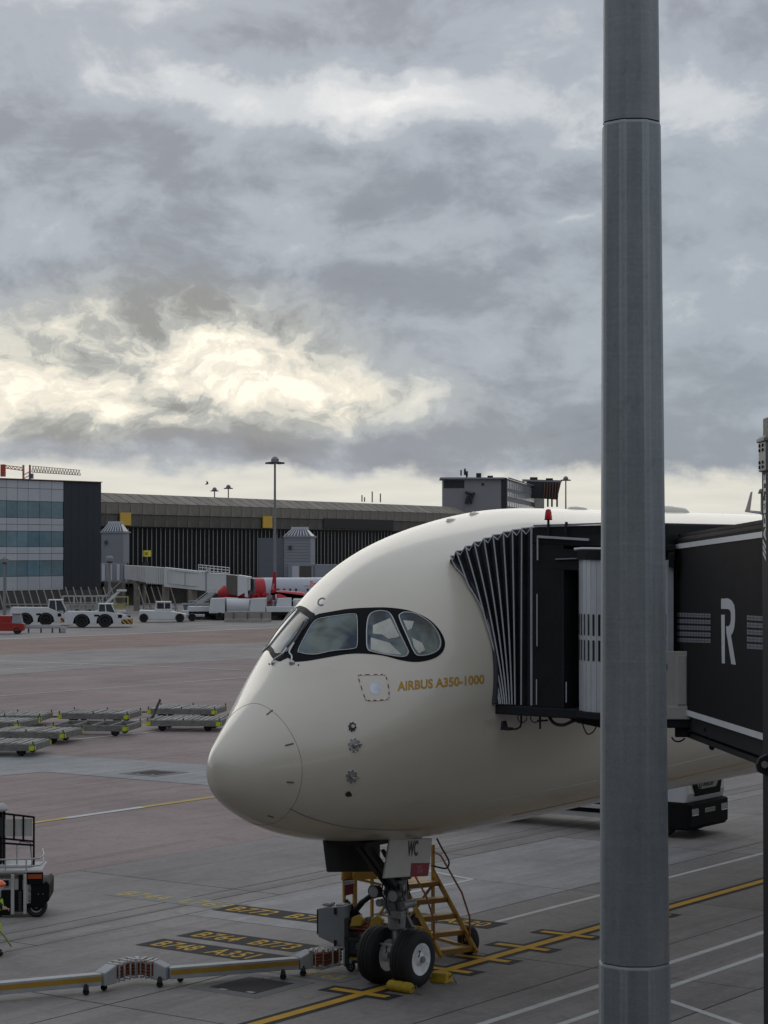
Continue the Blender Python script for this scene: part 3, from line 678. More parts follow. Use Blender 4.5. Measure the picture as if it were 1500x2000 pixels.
ds, P2 = door([(629, 1640), (738, 1637), (738, 1702), (637, 1703)], -.52, 'gear_door_right', BAYD, -.06); ds.name = 'gear_door.001'
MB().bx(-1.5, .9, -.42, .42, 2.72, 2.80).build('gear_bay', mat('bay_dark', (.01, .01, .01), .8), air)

# ------------------------------------------------------------------ boarding bridge at the airliner's door
br0 = W(.5, 4.4)
bridge = thing('boarding_bridge', 'black boarding bridge with pleated canopy against the airliner door', 'jet bridge', br0, YAW)
def B_(s, t, z): return Vector((s - .5, -(t - 4.4), z))
def Bw(p): s, t, z = ST_(p); return B_(s, t, z)
FAB = mat('black_canopy_fabric', (.032, .033, .037), .8, var=.35, scale=3, bump=.3, spec=.15)
PIPE = mat('grey_canopy_piping', (.40, .41, .43), .5, var=.1)
CABK = mat('black_cab_panel', (.019, .0195, .021), .65, var=.2, scale=2, spec=.1)
CABM = mat('charcoal_cab_metal', (.022, .023, .026), .65, .0, var=.2, spec=.12)
WHT = mat('white_trim', (.62, .63, .64), .4, var=.06)
ALU = mat('pale_aluminium_slat', (.50, .53, .56), .38, .35, var=.08, scale=1.5)
S0, S1 = -.45, 2.9                                       # fore and aft sides of the canopy
ribs_top = [862, 880, 891, 909, 926, 945, 963, 983, 1001, 1019, 1038]; ribs_bot = [970, 975, 978, 982, 986, 990, 995, 1000, 1006, 1018, 1038]
def hull_t(s_abs, z):                                      # port side of the skin at a height
    t, b, w = fT(s_abs), fB(s_abs), fW(s_abs); c = max(-1, min(1, (z - (t + b) / 2) / ((t - b) / 2))); return w * math.sqrt(max(0, 1 - c * c))
def tcol(px, py=1200): return onS(px, py, S0)[1]
NR = len(ribs_top); T_end = tcol(1038)
def rib(i, f, inset=0.0):                                  # f in 0..1 runs up the fore leg (0..0.4), over the top, down the aft leg
    u = i / (NR - 1); ztop = 7.80 + (8.40 - 7.80) * (1 - (1 - u) ** 1.7); zb = 5.30
    def leg(g, s):                                          # g 0 bottom .. 1 top
        z = zb + (ztop - zb) * g
        if s < 1: s = s + (1 - u) ** 1.5 * (.50 * g - .05)
        px = ribs_bot[i] + (ribs_top[i] - ribs_bot[i]) * g ** 1.22
        fx, fy = onS(px, 1377 - 300 * g, min(s, .2))[1], hull_t(s + NOSE, z) + .03
        return B_(s, max(fx, fy), z)
    if f < .42: p = leg(f / .42, S0 + inset); return p
    if f > .58: return leg((1 - f) / .42, S1 - inset)
    g = (f - .42) / .16; a = leg(1, S0 + inset); b = leg(1, S1 - inset); p = a.lerp(b, g); p.z += .05 * math.sin(math.pi * g) - inset * .7; return p
fr = [k / 38 * .42 for k in range(39)] + [.44, .47, .5, .53, .56] + [.58 + k / 12 * .42 for k in range(13)]
for i in range(NR - 1):
    n = len(fr); A = [rib(i, f) for f in fr]; C = [rib(i + 1, f) for f in fr]
    Bm = [((rib(i, f, .13) + rib(i + 1, f, .13)) / 2) for f in fr]
    mb = MB().add(A + Bm + C, [(k, k + 1, n + k + 1, n + k) for k in range(n - 1)] + [(n + k, n + k + 1, 2 * n + k + 1, 2 * n + k) for k in range(n - 1)])
    mb.build('canopy_pleat', FAB, bridge, smooth=True, angle=50)
for i in range(NR):
    MB().tube([rib(i, f) for f in fr], .014 if i < NR - 1 else .020, 6).build('canopy_piping', PIPE, bridge, smooth=True)
MB().tube([rib(0, f) - Vector((.03, -.02, 0)) for f in fr], .05, 8).build('canopy_bumper', mat('bumper_foam', (.03, .031, .034), .7, var=.2), bridge, smooth=True)
for i in range(1, NR - 1):                                  # small chevrons of lining at the top of each fold
    a, c = rib(i, .42), rib(i + 1, .42); m = (a + c) / 2 + Vector((-.01, 0, -.11))
    k = Vector((-.015, 0, -.01)); MB().tube([a + k, m, c + k], .010, 5).build('fold_edge', PIPE, bridge)
# cab floor, walls, roof
Tc = T_end + .01
MB().hexa([B_(S0 - .02, 2.35, 5.12), B_(S0 - .02, 4.6, 5.10), B_(S1, 4.6, 5.10), B_(S1, 2.75, 5.12)], [B_(S0 - .02, 2.35, 5.28), B_(S0 - .02, 4.6, 5.27), B_(S1, 4.6, 5.27), B_(S1, 2.75, 5.28)]).build('cab_floor', CABM, bridge, bevel=.02)
wall = MB().bx(S0 - .5 - .0, S0 - .5 + .06, -(3.83 - 4.4), -(Tc - 4.4), 5.28, 8.1).build('cab_wall', CABK, bridge, bevel=.008)
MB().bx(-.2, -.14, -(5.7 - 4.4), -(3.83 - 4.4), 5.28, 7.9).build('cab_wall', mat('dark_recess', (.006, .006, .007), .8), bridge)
MB().bx(S0 - .5, -.14, .52, .57, 5.28, 8.1).build('cab_door_frame', CABM, bridge)
MB().bx(S1 - .56, S1 - .5, -(5.6 - 4.4), -(Tc - 4.4), 5.28, 8.3).build('cab_wall', CABK, bridge)
roof = MB().hexa([B_(S0, Tc, 8.10), B_(S0, 5.85, 7.98), B_(S1, 5.85, 7.98), B_(S1, Tc, 8.10)], [B_(S0, Tc, 8.41), B_(S0 + .1, 5.85, 8.46), B_(S1, 5.85, 8.46), B_(S1, Tc, 8.41)]).build('cab_roof', CABK, bridge, bevel=.04)
MB().beam(B_(S0 - .01, Tc + .05, 8.43), B_(S0 + .09, 5.6, 8.48), .05, .03).build('roof_edge', mat('grey_edge', (.22, .225, .24), .4), roof)
MB().beam(B_(S0 + .02, Tc + .1, 7.86), B_(S0 + .02, 5.8, 7.80), .05, .36).build('cab_header', CABK, bridge)
for a, b, w in (((1050, 1048), (1150, 1054), .055), ((1050, 1048), (1050, 1094), .030), ((1049, 1160), (1049, 1262), .022), ((1048, 1327), (1048, 1376), .022), ((1106, 1332), (1106, 1372), .02)):
    p, q_ = Bw(onplane(*a, W(S0 - .06, 0), AX)), Bw(onplane(*b, W(S0 - .06, 0), AX)); MB().beam(p, q_, w * .7, w * .7).build('white_trim', mat('dull_white_trim', (.42, .43, .44), .5, var=.1, spec=.2), bridge)
p, q_ = Bw(onplane(1122, 1072.5, W(S0 - .10, 0), AX)), Bw(onplane(1200, 1073, W(S0 - .10, 0), AX))
MB().tube([p, p.lerp(q_, .2) + Vector((0, 0, .012)), p.lerp(q_, .7) + Vector((0, 0, .01)), q_], .024, 6).build('roof_lamp_tube', WHT, bridge, smooth=True)
p, q_ = Bw(onplane(1085, 1092, W(S0 - .03, 0), AX)), Bw(onplane(1172, 1089, W(S0 - .03, 0), AX)); MB().beam(p, q_, .03, .02).build('header_edge', mat('grey_edge', (.2, .2, .2), .5), bridge)
# curved slat curtain of the turning cab
cc_ = ST_(Vector((4.14, 36.85, 0))); rc = .80
for k in range(40):
    a0 = 2 * math.pi * k / 40; a1 = a0 + 2 * math.pi / 40 * .94
    P = []
    for r in (rc, rc - .03):
        for a in (a0, a1): P.append((cc_[0] + r * math.cos(a), cc_[1] + r * math.sin(a)))
    q4 = [P[0], P[1], P[3], P[2]]
    o = MB().hexa([B_(x, y, 5.27) for x, y in q4], [B_(x, y, 7.84) for x, y in q4]).build('curtain_slat', ALU, bridge)
    if k % 2 == 0 or True:
        rr = rc + .003; am = (a0 + a1) / 2; da = .030
        for z0, z1 in ((6.56, 6.92), (6.13, 6.48)):
            pp = [(cc_[0] + rr * math.cos(a), cc_[1] + rr * math.sin(a)) for a in (am - da, am + da)]
            MB().add([B_(*pp[0], z0), B_(*pp[1], z0), B_(*pp[1], z1), B_(*pp[0], z1)], [(0, 1, 2, 3)]).build('vision_slot', mat('slot_black', (.012, .012, .014), .3), o)
MB().cyl(B_(cc_[0], cc_[1], 5.16), B_(cc_[0], cc_[1], 5.26), .86, n=40).build('turntable', CABM, bridge, smooth=True)
MB().cyl(B_(cc_[0], cc_[1], 7.84), B_(cc_[0], cc_[1], 8.0), .84, n=40).build('turntable_top', CABK, bridge, smooth=True)
# beacon
bc = Bw(onplane(1071, 1049, W(S0 - .04, 0), AX)); k_ = 37.4 / F
bk = MB().cyl(bc, bc + Vector((0, 0, 33 * k_)), .022).build('beacon_post', CABM, bridge)
MB().lathe(bc + Vector((0, 0, 33 * k_)), (0, 0, 1), [(0, .06), (.01, .07), (.02, .07), (.025, .05)], 18).build('beacon_base', CABM, bk, smooth=True)
def red_glass():
    m = mat('red_beacon_glass', (.55, .006, .012), .25, var=.15, scale=12); b = m.node_tree.nodes['Principled BSDF']; b.inputs['Transmission Weight'].default_value = .35; return m
MB().lathe(bc + Vector((0, 0, 33 * k_ + .025)), (0, 0, 1), [(0, .062), (.02, .066), (.10, .055), (.15, .046), (.165, .03), (.17, .001)], 20).build('beacon_lens', red_glass(), bk, smooth=True)
p2_ = Bw(onplane(1105, 1050, W(S0 - .04, 0), AX)); MB().tube([p2_, p2_ + Vector((0, 0, .18)), p2_ + Vector((.01, -.01, .27))], .025, 7).build('antenna_post', CABM, bridge, smooth=True)
# things under the cab floor
def ub(px, py, s=S0 + .1): return Bw(onplane(px, py, W(s, 0), AX))
m_ = MB().tube([ub(1018, 1388), ub(1018, 1412), ub(1016, 1420)], .02, 6); m_.tube([ub(1016, 1420), ub(1008, 1424), ub(995, 1424)], .018, 6); m_.build('camera_bracket', CABM, bridge, smooth=True)
MB().prism([(0, 0), (.20, 0), (.20, .05), (.09, .05), (.06, .16), (.02, .16)], ub(984, 1425) + Vector((0, 0, 0)), (0, -1, 0), (0, 0, 1), .12).build('apron_camera', CABM, bridge, bevel=.01)
for x0 in (1020, 1045): MB().tube([ub(x0 + 9 * math.cos(a), 1402 + 9 * math.sin(a)) for a in [k * .5 for k in range(13)]], .010, 5).build('cable_loop', RUB, bridge, smooth=True)
m_ = MB().tube([ub(1055, 1388), ub(1055, 1424)], .02, 6); m_.beam(ub(1050, 1408), ub(1069, 1407), .05, .03); m_.build('sensor_post', CABM, bridge)
MB().tube([ub(*p) for p in spline([(1071, 1360), (1072, 1395), (1082, 1412), (1100, 1416), (1120, 1408), (1150, 1398)], 4, False)], .03, 7).build('power_cable', RUB, bridge, smooth=True)
MB().hexa([ub(1078, 1402), ub(1096, 1402), ub(1096, 1402, S0 + .7), ub(1078, 1402, S0 + .7)], [ub(1078, 1384), ub(1096, 1384), ub(1096, 1384, S0 + .7), ub(1078, 1384, S0 + .7)]).build('floor_bracket', CABM, bridge)
MB().hexa([ub(1128, 1412), ub(1190, 1425), ub(1190, 1425, .9), ub(1128, 1412, .9)], [ub(1100, 1398), ub(1200, 1396), ub(1200, 1396, .9), ub(1100, 1398, .9)]).build('slew_frame', CABM, bridge, bevel=.02)
MB().tube([ub(*p) for p in spline([(1135, 1405), (1142, 1425), (1148, 1434), (1158, 1430), (1164, 1420)], 4, False)], .012, 5).build('cable_loop', RUB, bridge, smooth=True)
# tunnel running back toward the terminal
TA, TBv = Vector((4.92, 36.35, 0)), Vector((5.13, 29.1, 0)); td = (TBv - TA).normalized(); tn = Vector((-td.y, td.x, 0))
if tn.x > 0: tn = -tn                                        # outward on the visible side
TL = 36.0
def tz(d, base): return base + .0215 * d
def Tn(d, off, z): return Bw(TA + td * d - tn * off + Vector((0, 0, tz(d, z))))
def tbox(name, d0, d1, o0, o1, z0, z1, mt, bevel=.0):
    return MB().hexa([Tn(d0, o0, z0), Tn(d1, o0, z0), Tn(d1, o1, z0), Tn(d0, o1, z0)], [Tn(d0, o0, z1), Tn(d1, o0, z1), Tn(d1, o1, z1), Tn(d0, o1, z1)]).build(name, mt, bridge, bevel=bevel)
tun = tbox('tunnel', 0, TL, 0, 2.7, 5.28, 8.22, mat('black_tunnel_panel', (.016, .0155, .017), .7, var=.18, scale=1.2, spec=.06), .07)
tbox('tunnel_stripe', .02, TL, -.012, .02, 8.02, 8.10, WHT)
tbox('tunnel_stripe', .6, TL, -.012, .02, 5.28, 5.37, WHT)
tbox('tunnel_beam', .5, TL, .05, .35, 5.02, 5.27, CABM, .02); tbox('tunnel_beam', .5, TL, 2.3, 2.6, 5.02, 5.27, CABM, .02)
tbox('roof_rail', .02, TL, .05, .25, 8.22, 8.27, CABM)
tbox('cable_tray', .3, TL, .06, .30, 4.90, 4.98, CABM)
def onwall(px, py, off=.006): return Bw(onplane(px, py, TA + tn * off, tn))
Rpx = lambda L_: [(1150 + x / 3.126, 820 + y / 3.126) for x, y in L_]
for poly in ([(808, 1092), (850, 1090), (872, 1103), (888, 1130), (893, 1165), (893, 1225), (888, 1270), (879, 1300), (868, 1316), (898, 1496), (870, 1491), (846, 1335), (840, 1300), (838, 1258), (850, 1262), (862, 1250), (867, 1225), (867, 1180), (862, 1163), (850, 1155), (808, 1154)], [(808, 1190), (830, 1190), (831, 1488), (812, 1486)]):
    P = [onwall(*p) for p in Rpx(poly)]
    MB().add(P, [tuple(range(len(P)))]).build('logo_letter', mat('logo_grey', (.50, .51, .53), .5, var=.05), tun)
for cx0, cx1, ncol, y0, y1 in ((538, 746, 22, 1176, 1188), (966, 1098, 16, 1192, 1206)):
    mb = MB(); rows = 5; rowh = 38.5 if ncol == 22 else 43.5
    for r in range(rows):
        for c_ in range(ncol):
            f0, f1 = c_ / ncol, (c_ + .62) / ncol; xa, xb = cx0 + (cx1 - cx0) * f0, cx0 + (cx1 - cx0) * f1
            ya = y0 + (y1 - y0) * 1.0 * f0 * .6 + r * rowh; hh = 26 if ncol == 22 else 31
            for (u0, u1, v0, v1) in ((0, .5, 0, .35), (.5, 1, .1, .5), (0, .4, .45, 1), (.55, 1, .6, 1)):
                P = [onwall(*Rpx([(xa + (xb - xa) * u, ya + hh * v)])[0]) for u, v in ((u0, v0), (u1, v0), (u1, v1), (u0, v1))]
                mb.add(P, [(0, 1, 2, 3)])
    pt = mb.build('figure_pattern', mat('pattern_grey', (.30, .30, .34), .5, var=.1), tun); pt['kind'] = 'stuff'
# strip of curtain, electrical cabinet and hanging gear at the cab end
cb = ST_(at(1322, 1340, 35.7))
def cbx(px, py, d): return Bw(at(px, py, d))
def facebox(name, x0, y0, x1, y1, d, th, mt, bevel=.01, sx=0.0):
    return MB().hexa([cbx(x0, y1, d), cbx(x1, y1, d), cbx(x1 + sx, y1, d + th), cbx(x0 + sx, y1, d + th)], [cbx(x0, y0, d), cbx(x1, y0, d), cbx(x1 + sx, y0, d + th), cbx(x0 + sx, y0, d + th)]).build(name, mt, bridge, bevel=bevel)
BEI = mat('beige_cabinet', (.46, .44, .40), .5, var=.08)
facebox('cab_post', 1303, 1095, 1316, 1402, 35.9, .35, ALU)
cab_ = facebox('equipment_cabinet', 1296, 1272, 1345, 1402, 35.2, .30, BEI)
facebox('cabinet_door', 1323, 1280, 1340, 1376, 35.18, .02, BEI, .004)
facebox('cabinet_plinth', 1296, 1380, 1348, 1405, 35.17, .2, BEI)
facebox('exit_sticker', 1299, 1297, 1303, 1308, 35.19, .004, mat('green_sticker', (.02, .16, .05), .5), 0)
facebox('cab_bracket', 1298, 1064, 1318, 1076, 35.8, .4, CABK); facebox('cab_bracket', 1306, 1080, 1317, 1108, 35.7, .2, CABK)
facebox('drive_box', 1318, 1405, 1345, 1440, 35.3, .5, CABM, .02); facebox('drive_box', 1296, 1404, 1360, 1422, 35.2, .6, CABM, .02)
MB().tube([cbx(*p, 35.2) for p in spline([(1312, 1440), (1318, 1447), (1328, 1448), (1338, 1442)], 4, False)], .015, 6).build('cable_loop', RUB, bridge, smooth=True)
m_ = MB().beam(cbx(1378, 1420, 33.8), cbx(1392, 1436, 33.8), .06, .1); m_.tube([cbx(1391, 1432, 33.8), cbx(1391, 1446, 33.8)], .045, 7)
m_.tube([cbx(*p, 33.8) for p in spline([(1391, 1446), (1393, 1454), (1392, 1462), (1388, 1460), (1388, 1455)], 4, False)], .028, 6); m_.build('cable_hook', CABM, bridge, smooth=True)
# lifting column with wheels on the apron
LX, LYb = 4.93, 4.93 * F / (1488 - 750); cl = lambda x, y, z: Bw(Vector((x, y, z)))
def wbox(name, x0, x1, y0, y1, z0, z1, mt, bevel=.015, parent=None):
    return MB().hexa([cl(x0, y0, z0), cl(x1, y0, z0), cl(x1, y1, z0), cl(x0, y1, z0)], [cl(x0, y0, z1), cl(x1, y0, z1), cl(x1, y1, z1), cl(x0, y1, z1)]).build(name, mt, parent or bridge, bevel=bevel)
col_ = wbox('lift_column', LX, LX + .17, LYb - .48, LYb, 1.2, 9.2, CABM, .02)
colx = wbox('column_top', LX + .01, LX + .14, LYb - .44, LYb - .04, 9.2, 9.72, mat('worn_column', (.12, .11, .10), .6, var=.2))
wbox('column_clamp', LX - .035, LX + .2, LYb - .5, LYb + .03, 9.02, 9.48, mat('clamp_grey', (.14, .15, .14), .5, .3, var=.2)); wbox('clamp_flange', LX - .06, LX + .2, LYb - .52, LYb + .05, 9.40, 9.46, mat('clamp_grey', (.14, .15, .14), .5))
for z in (9.08, 9.14, 9.30, 9.36):
    for y in (.06, .30): MB().cyl(cl(LX - .05, LYb - y, z), cl(LX - .03, LYb - y, z), .022, n=8).build('clamp_bolt', CABM, bridge)
e0 = cl(LX - .004, LYb - .13, 7.95); exv = cl(0, 0, 1) - cl(0, 0, 0); eyv = (cl(0, LYb, 0) - cl(0, LYb - 1, 0))
text_on('column_lettering', 'ADELTE', mat('column_print', (.55, .56, .56), .5), col_, cl(LX - .003, LYb - .33, 8.12), exv, eyv, .24, width=.86, bold=.01, lift=.003)
for k in range(3):
    z = 7.86 + k * .075; MB().add([cl(LX - .006, LYb - .33, z), cl(LX - .006, LYb - .33, z + .05), cl(LX - .006, LYb - .10, z + .14), cl(LX - .006, LYb - .10, z + .09)], [(0, 1, 2, 3)]).build('column_stripe', mat('column_print', (.55, .56, .56), .5), col_)
pv = MB().prism([(-.14, -.10), (-.16, 0), (-.12, .08), (.25, .26), (.25, -.26)], cl(LX + .02, LYb - .25, 5.25), cl(1, 0, 0) - cl(0, 0, 0), (0, 0, 1), .12).build('pivot_bracket', CABM, bridge, bevel=.01)
MB().cyl(cl(LX - .04, LYb - .40, 5.25), cl(LX - .04, LYb - .20, 5.25), .045, n=14).build('pivot_pin', STEEL, pv, smooth=True)
wbox('bogie_beam', LX, LX + 2.5, LYb - .5, LYb, .75, 1.2, CABM)
for xx in (LX - .05, LX + 2.4):
    mt_, mr_ = MB(), MB(); wheel(mt_, mr_, cl(xx, LYb - .25, .5), cl(1, 0, 0) - cl(0, 0, 0), .5, .35)
    w_ = mt_.build('bogie_wheel', RUB, bridge, smooth=True); mr_.build('rim', CABM, w_, smooth=True)

# ------------------------------------------------------------------ floodlight mast in the foreground
def galv():
    m = bpy.data.materials.new('galvanised_steel'); m.use_nodes = True; t = m.node_tree; t.nodes.clear(); X.tree = t
    o = t.nodes.new('ShaderNodeOutputMaterial'); b = t.nodes.new('ShaderNodeBsdfPrincipled'); t.links.new(b.outputs[0], o.inputs[0])
    c = t.nodes.new('ShaderNodeTexCoord'); v = c.outputs['Object']
    def st(sx, sy, sz):
        mp = t.nodes.new('ShaderNodeMapping'); mp.inputs['Scale'].default_value = (sx, sy, sz); t.links.new(v, mp.inputs[0]); return mp.outputs[0]
    big = noise(st(1.5, 1.5, .35), 2.0, 6, .6); rings = noise(st(2.2, 2.2, 34), 1.0, 5, .7); vert = noise(st(14, 14, .6), 1.0, 4, .6); spang = noise(st(1, 1, 1), 45, 4, .65)
    blot = smooth(noise(st(1, 1, .5), 6.0, 6, .7, .6), .56, .68)
    f = (big - .5) * 1.3 - blot * .25 + (rings - .5) * .6 + (vert - .5) * .7 + (spang - .5) * .9 + .5
    cc = mixc(f, (.18, .207, .218), (.335, .362, .372))
    cc = mixc(smooth(rings, .62, .76) * .25, cc, (.45, .46, .46))
    t.links.new(cc, b.inputs['Base Color']); t.links.new((spang * .2 + rings * .15 + .38).o, b.inputs['Roughness']); b.inputs['Metallic'].default_value = .25
    bn = t.nodes.new('ShaderNodeBump'); bn.inputs['Strength'].default_value = .12; bn.inputs['Distance'].default_value = .004; t.links.new((rings + spang * .4).o, bn.inputs['Height']); t.links.new(bn.outputs[0], b.inputs['Normal'])
    return m
GALV = galv(); D_M = 15.2
mxy = lambda py: at(1232.5 + (py - 0) * .0035, py, D_M)
mbase = Vector((mxy(1000).x, D_M, 0))
mast = thing('floodlight_mast', 'tall tapered grey galvanised floodlight mast standing closest to the camera', 'lamp post', mbase, R(-1))
def mrad(z): return (.2445 - (z - 0) * 0) if False else .2455 - .0062 * (z - 5.0)
seams = [0.0, 8 + (1075 - 1872) / F * D_M, 8 + (1075 - 238) / F * D_M, 17.5, 24.0]
for k in range(4):
    z0, z1 = seams[k], seams[k + 1]; r0, r1 = mrad(z0) - .006 * k, mrad(z1) - .006 * k
    ls = []
    for (z, r) in ((z0 - (.0 if k == 0 else .0), r0 + (0 if k == 0 else 0)), (z1, r1)):
        ls.append([Vector((-.0016 * (z - 8) + r / .924 * math.cos(2 * math.pi * (i + .5) / 8), r / .924 * math.sin(2 * math.pi * (i + .5) / 8), z)) for i in range(8)])
    mb = MB().add(ls[0] + ls[1], [(i, (i + 1) % 8, 8 + (i + 1) % 8, 8 + i) for i in range(8)] + [tuple(range(8, 16))])
    mb.build('mast_section', GALV, mast, smooth=True, angle=20, bevel=.03)
MB().cyl((0, 0, 0), (0, 0, .04), .45, n=24).build('base_plate', GALV, mast)
for k in range(8): MB().cyl((.37 * math.cos(k * .785), .37 * math.sin(k * .785), .0), (.37 * math.cos(k * .785), .37 * math.sin(k * .785), .12), .025, n=6).build('anchor_bolt', GALV, mast)
hd = MB().lathe((0, 0, 23.9), (0, 0, 1), [(0, .2), (.1, .9), (.2, .95), (.25, .2)], 24).build('lamp_ring', GALV, mast, smooth=True)
for k in range(6): MB().box((1.1 * math.cos(k * 1.047), 1.1 * math.sin(k * 1.047), 23.85), (.5, .4, .2), k * 1.047).build('floodlight', CABM, mast)
# ------------------------------------------------------------------ ground equipment round the nose gear
YEL = mat('yellow_steel', (.36, .20, .018), .55, var=.18, scale=4, dirt=(.10, .07, .03), dirt_amt=.5)
YELC = mat('yellow_chock', (.42, .29, .012), .7, var=.2, scale=6, dirt=(.06, .05, .02), dirt_amt=.7)
GREYB = mat('grey_steel_box', (.24, .255, .265), .6, .0, var=.1, spec=.25)
DARK = mat('charcoal_paint', (.028, .030, .033), .5, var=.2)
LGREY = mat('light_grey_metal', (.36, .37, .37), .65, .0, spec=.2, var=.12, dirt=(.15, .14, .13), dirt_amt=.4)
ORNG = mat('orange_cable', (.19, .055, .028), .6, var=.3, scale=5)
# chocks
def chock(p, yaw, L, label, kind):
    o = thing('wheel_chock', label, 'wheel chock', p, yaw, 'yellow chocks at the nose wheels')
    if kind:
        pr = [(-L / 2, .04), (-L / 2 + .02, .085), (-L / 2 + .05, .10)] + [(-L / 2 + .05 + (L - .1) * k / 8, .10 + .006 * math.sin(k * 2.2)) for k in range(1, 8)] + [(L / 2 - .05, .10), (L / 2 - .02, .085), (L / 2, .04)]
        MB().lathe((0, 0, .10), (1, 0, 0), pr, 14).build('chock_roll', YELC, o, smooth=True)
    else:
        MB().prism([(-.14, 0), (.14, 0), (.11, .16), (.03, .20), (-.08, .17)], (-L / 2, 0, 0), (0, 1, 0), (0, 0, 1), L).build('chock_block', YELC, o, bevel=.02)
    MB().tube([(L / 2, 0, .1), (L / 2 + .06, .02, .16), (L / 2 + .1, .03, .06), (L / 2 + .16, .0, .02)], .012, 5).build('rope', mat('frayed_rope', (.15, .12, .05), .8), o)
chock(gp(782, 1938), YAW - R(93), .56, 'long yellow roll chock lying in front of the nose wheels', True)
chock(gp(862, 1918), YAW - R(88), .34, 'short yellow block chock behind the nearer nose wheel', False)
# access steps behind the gear -------------------------------------------------
fw = Vector((.53, -.85, 0)).normalized(); ww = Vector((.85, .53, 0)).normalized()
b0 = gp(884, 1851, .22); b0.z = 0
steps = thing('maintenance_steps', 'yellow wheeled maintenance steps behind the nose gear', 'steps', b0, math.atan2(ww.y, ww.x))
# local: x = width, y = back/up the flight (-fw)
HW = .40
treads = [(0.0, .22), (.30, .50), (.60, .78), (.90, 1.06), (1.20, 1.34)]
for k, (y, z) in enumerate(treads):
    MB().bx(-HW, HW, y - .13, y + .13, z - .03, z).build('step_tread', YEL, steps, bevel=.004)
    MB().bx(-HW, HW, y - .135, y - .115, z - .09, z).build('step_riser', mat('dark_yellow_edge', (.20, .10, .012), .6), steps)
MB().bx(-HW, HW, 1.30, 2.35, 1.31, 1.34).build('platform', YEL, steps)
for x in (-HW - .02, HW + .02):
    MB().beam((x, -.22, .12), (x, 1.35, 1.52), .045, .10).build('stringer', YEL, steps)
    MB().beam((x, 1.34, .05), (x, 1.34, 2.05), .055, .055).build('post', YEL, steps)
    MB().beam((x, 2.33, .05), (x, 2.33, 2.05), .055, .055).build('post', YEL, steps)
    MB().beam((x, 1.34, .30), (x, 2.33, .30), .05, .05).build('lower_rail', YEL, steps)
    MB().beam((x, .05, .18), (x, 2.33, .18), .06, .06).build('base_rail', YEL, steps)
    MB().beam((x, 2.33, .35), (x, 1.34, 1.25), .04, .04).build('brace', YEL, steps)
    MB().tube([(x, .02, .20), (x, .02, .78), (x, .30, 1.22), (x, 1.05, 1.86), (x, 1.34, 1.92), (x, 2.33, 1.92)], .020, 7).build('handrail', mat('rust_red_rail', (.22, .07, .02), .55, var=.2), steps, smooth=True)
MB().beam((-HW, 2.33, 1.0), (HW, 2.33, 1.0), .05, .12).build('cross_rail', YEL, steps); MB().beam((-HW, 2.33, 1.6), (HW, 2.33, 1.6), .05, .05).build('cross_rail', YEL, steps)
MB().beam((-HW, 2.0, .18), (HW, 2.0, .18), .06, .06).build('base_rail', YEL, steps)
for x, y in ((HW + .16, .28), (-HW - .16, .28), (HW + .13, 2.2), (-HW - .13, 2.2)):
    mt_, mr_ = MB(), MB(); wheel(mt_, mr_, (x, y, .28), (1, 0, 0), .28, .20, 28, .45)
    w_ = mt_.build('wheel', RUB, steps, smooth=True); mr_.build('rim', YEL, w_, smooth=True)
# sign board on the post
sp0 = steps.matrix_world.inverted() if False else None
def SL(p): v = p - b0; return Vector((v.dot(ww), v.dot(-fw), v.z))
sb = [SL(at(x, y, 43.0)) for x, y in ((672, 1750), (690, 1746), (690, 1716), (672, 1718))]
sg_ = MB().hexa(sb, [p + Vector((0, .02, 0)) for p in sb]).build('sign_board', mat('dark_red_sign', (.14, .016, .028), .5), steps)
MB().beam(SL(at(672, 1705, 43.02)), SL(at(672.5, 1788, 43.02)), .05, .05).build('post', YEL, steps); MB().beam(SL(at(693, 1692, 43.02)), SL(at(693, 1770, 43.02)), .07, .07).build('post', YEL, steps)
MB().beam(SL(at(668, 1708, 43.02)), SL(at(735, 1706, 43.4)), .06, .22).build('guard_panel', YEL, steps)
MB().beam(SL(at(694, 1716, 43.02)), SL(at(745, 1728, 43.3)), .05, .05).build('cross_rail', YEL, steps)
wp = [SL(at(x, y, 42.98)) for x, y in ((671.5, 1728), (690.5, 1725), (690.5, 1718), (671.5, 1720))]
wpl = MB().add([p + Vector((0, -.03, 0)) for p in wp], [(0, 1, 2, 3)]).build('sign_plate', mat('sign_white', (.5, .5, .5), .5), steps)
text_on('sign_lettering', 'dnata', INK, wpl, wp[0] + Vector((.01, -.035, .02)), wp[1] - wp[0], Vector((0, 0, 1)), .075, width=.16, lift=.004)
m_ = MB().tube([SL(at(*p, 42.6)) for p in spline([(853, 1637), (862, 1655), (872, 1672), (877, 1684), (874, 1694), (866, 1696), (842, 1690)], 4, False)], .018, 7).build('hose', mat('dark_hose', (.03, .02, .018), .6), steps, smooth=True)
# power cart with cabinet --------------------------------------------------------
cp = gp(668, 1890); cyaw = YAW - R(90)
cart = thing('power_cart', 'grey ground power cabinet on a dark wheeled cart beside the nose wheels', 'power unit', cp, R(-22))
cabz0, cabz1 = .42, 1.28
cabn = MB().hexa([(-.36, -.32, .62), (.20, -.32, .42), (.20, .06, .42), (-.36, .06, .62)], [(-.36, -.32, 1.16), (.20, -.32, 1.24), (.20, .06, 1.24), (-.36, .06, 1.16)]).build('cabinet', GREYB, cart, bevel=.012)
MB().hexa([(-.40, -.30, .66), (-.37, -.30, .66), (-.37, .04, .66), (-.40, .04, .66)], [(-.40, -.30, 1.14), (-.37, -.30, 1.14), (-.37, .04, 1.14), (-.40, .04, 1.14)]).build('cabinet_door', DARK, cart, bevel=.006)
MB().cyl((-.44, -.12, .86), (-.40, -.12, .86), .035).build('emergency_button', mat('lime_button', (.35, .42, .02), .5), cart)
